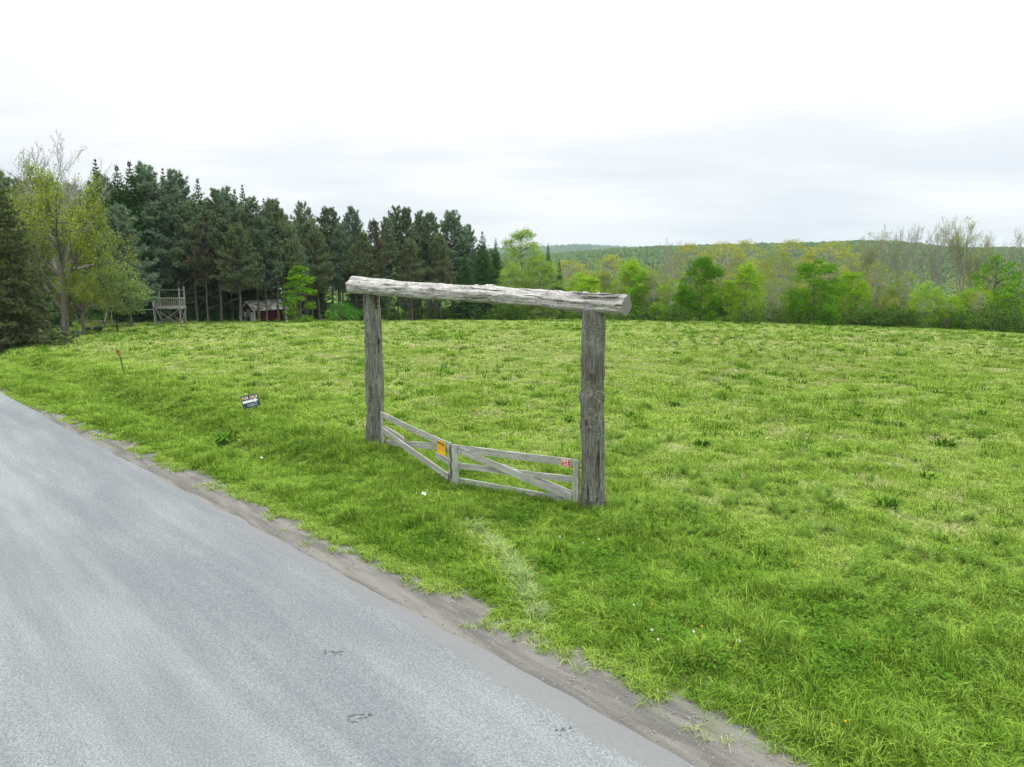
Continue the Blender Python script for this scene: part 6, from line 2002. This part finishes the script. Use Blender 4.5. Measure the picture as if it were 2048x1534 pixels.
def hill_mesh(name, r0, r1, r2, prof, mat, seed):
    az = np.radians(np.linspace(-60, 60, 240))
    rr = np.concatenate([np.linspace(r0, r1, 26), np.linspace(r1, r2, 10)[1:]])
    A, RR = np.meshgrid(az, rr)
    t = np.clip((RR - r0) / (r1 - r0), 0, 1)
    top_ = 5.5 + profile(np.degrees(A), prof) * r1
    back = np.clip((RR - r1) / (r2 - r1), 0, 1)
    Z = -31 + (top_ + 31) * sstep(0, 1, t) ** 1.2 - back ** 2 * 40
    Z = Z + (fbm(A * 22, RR / 220, seed, 3) - 0.5) * 9 * np.sin(np.pi * np.clip(t, 0, 1)) ** 1
    X, Y = RR * np.sin(A), RR * np.cos(A)
    ny_, nx_ = A.shape
    i_ = np.arange(ny_ - 1)[:, None] * nx_
    j_ = np.arange(nx_ - 1)[None, :]
    q = np.stack([i_ + j_, i_ + j_ + 1, i_ + nx_ + j_ + 1, i_ + nx_ + j_], -1).reshape(-1, 4)
    return mesh_np(name, np.stack([X, Y, Z], -1).reshape(-1, 3), [q], mat, True), (az, rr, Z)


def hill_surface_mat():
    m, nt = new_mat('wooded_hillside')
    p = nd(nt, 'ShaderNodeNewGeometry').outputs['Position']
    n1 = noise(nt, p, 0.012, 4, 0.6)
    n2 = noise(nt, p, 0.09, 3, 0.6)
    col = mixc(nt, ramp(nt, n1, 0.35, 0.65), (0.035, 0.08, 0.02), (0.10, 0.155, 0.03))
    col = mixc(nt, ramp(nt, n2, 0.4, 0.7, 0, 0.6), col, (0.02, 0.05, 0.018))
    finish(nt, col, 0.95, n2, 1.0, 6.0, 0.05)
    return m


M['hillside'] = hill_surface_mat()
me_n, surf_n = hill_mesh('hills', 620, 1500, 2100, NEAR_R, M['hillside'], 300)
me_f, surf_f = hill_mesh('far_hills', 2600, 4400, 5400, FAR_R, M['hillside'], 320)
tag(obj('hills', me_n), 'green wooded hills beyond the valley', kind='structure')
tag(obj('far_hills', me_f), 'bluish wooded ridge on the horizon', kind='structure')


def crown_blob(rng):
    n_ = 220
    d = nrm(rng.normal(0, 1, (n_, 3)))
    d[:, 2] = np.abs(d[:, 2]) * 1.1 - 0.15
    c = d * rng.uniform(0.75, 1.05, (n_, 1)) * np.array([4.2, 4.2, 4.6])
    v, q = leaf_geo(c, 1.05, rng, 0.2, 0.8)
    return mesh_np('crown', v, [q], M['hill'])


C_hill = proto_collection('hill_tree', [crown_blob(wr) for _ in range(4)])


def hill_points(surf, n_, a0, a1, r0, r1, rng):
    az, rr, Z = surf
    a = rng.uniform(math.radians(a0), math.radians(a1), n_)
    r = np.sqrt(rng.uniform(r0 ** 2, r1 ** 2, n_))
    ia = np.clip(np.searchsorted(az, a), 1, len(az) - 1)
    ir = np.clip(np.searchsorted(rr, r), 1, len(rr) - 1)
    fa = (a - az[ia - 1]) / (az[ia] - az[ia - 1])
    fr = (r - rr[ir - 1]) / (rr[ir] - rr[ir - 1])
    z = (Z[ir - 1, ia - 1] * (1 - fa) + Z[ir - 1, ia] * fa) * (1 - fr) + (Z[ir, ia - 1] * (1 - fa) + Z[ir, ia] * fa) * fr
    return np.stack([r * np.sin(a), r * np.cos(a), z], -1)


P1 = hill_points(surf_n, 9000, -2, 40, 640, 1530, wr)
P2 = hill_points(surf_f, 2600, -2, 14, 3000, 4450, wr)
a = np.radians(wr.uniform(-50, 42, 4800))
r = np.sqrt(wr.uniform(175 ** 2, 640 ** 2, 4800))
P3 = np.stack([r * np.sin(a), r * np.cos(a), 0 * r], -1)
P3[:, 2] = macro(P3[:, 0], P3[:, 1]) + 2
for nm, lb, P_, s0_, s1_ in (('hillside_woods', 'green woods covering the hills beyond the valley', P1, 0.8, 1.6), ('far_ridge_woods', 'bluish woods covering the ridge on the horizon', P2, 2.0, 3.6), ('valley_woods', 'treetops of the woods filling the valley below the hills', P3, 0.9, 1.5)):
    n = len(P_)
    sc = wr.uniform(s0_, s1_, n)
    scatter(nm, lb, C_hill, P_, np.stack([0 * sc, 0 * sc, wr.uniform(0, 6.28, n)], -1), np.stack([sc, sc, sc * wr.uniform(0.8, 1.15, n)], -1), wr.integers(0, 4, n), 0 * sc)

# ================================================================== haze
m, nt = new_mat('thin_summer_haze')
pv = nd(nt, 'ShaderNodeVolumePrincipled', {'Color': (0.72, 0.86, 1.0, 1), 'Density': 0.00009, 'Anisotropy': 0.0})
nd(nt, 'ShaderNodeOutputMaterial', {'Volume': pv.outputs[0]})
g = Geo()
g.box((-6200, -700, -36), (6200, 7200, 104))
tag(obj('haze', g.mesh('haze', m)), 'thin bluish haze over the valley', kind='stuff')
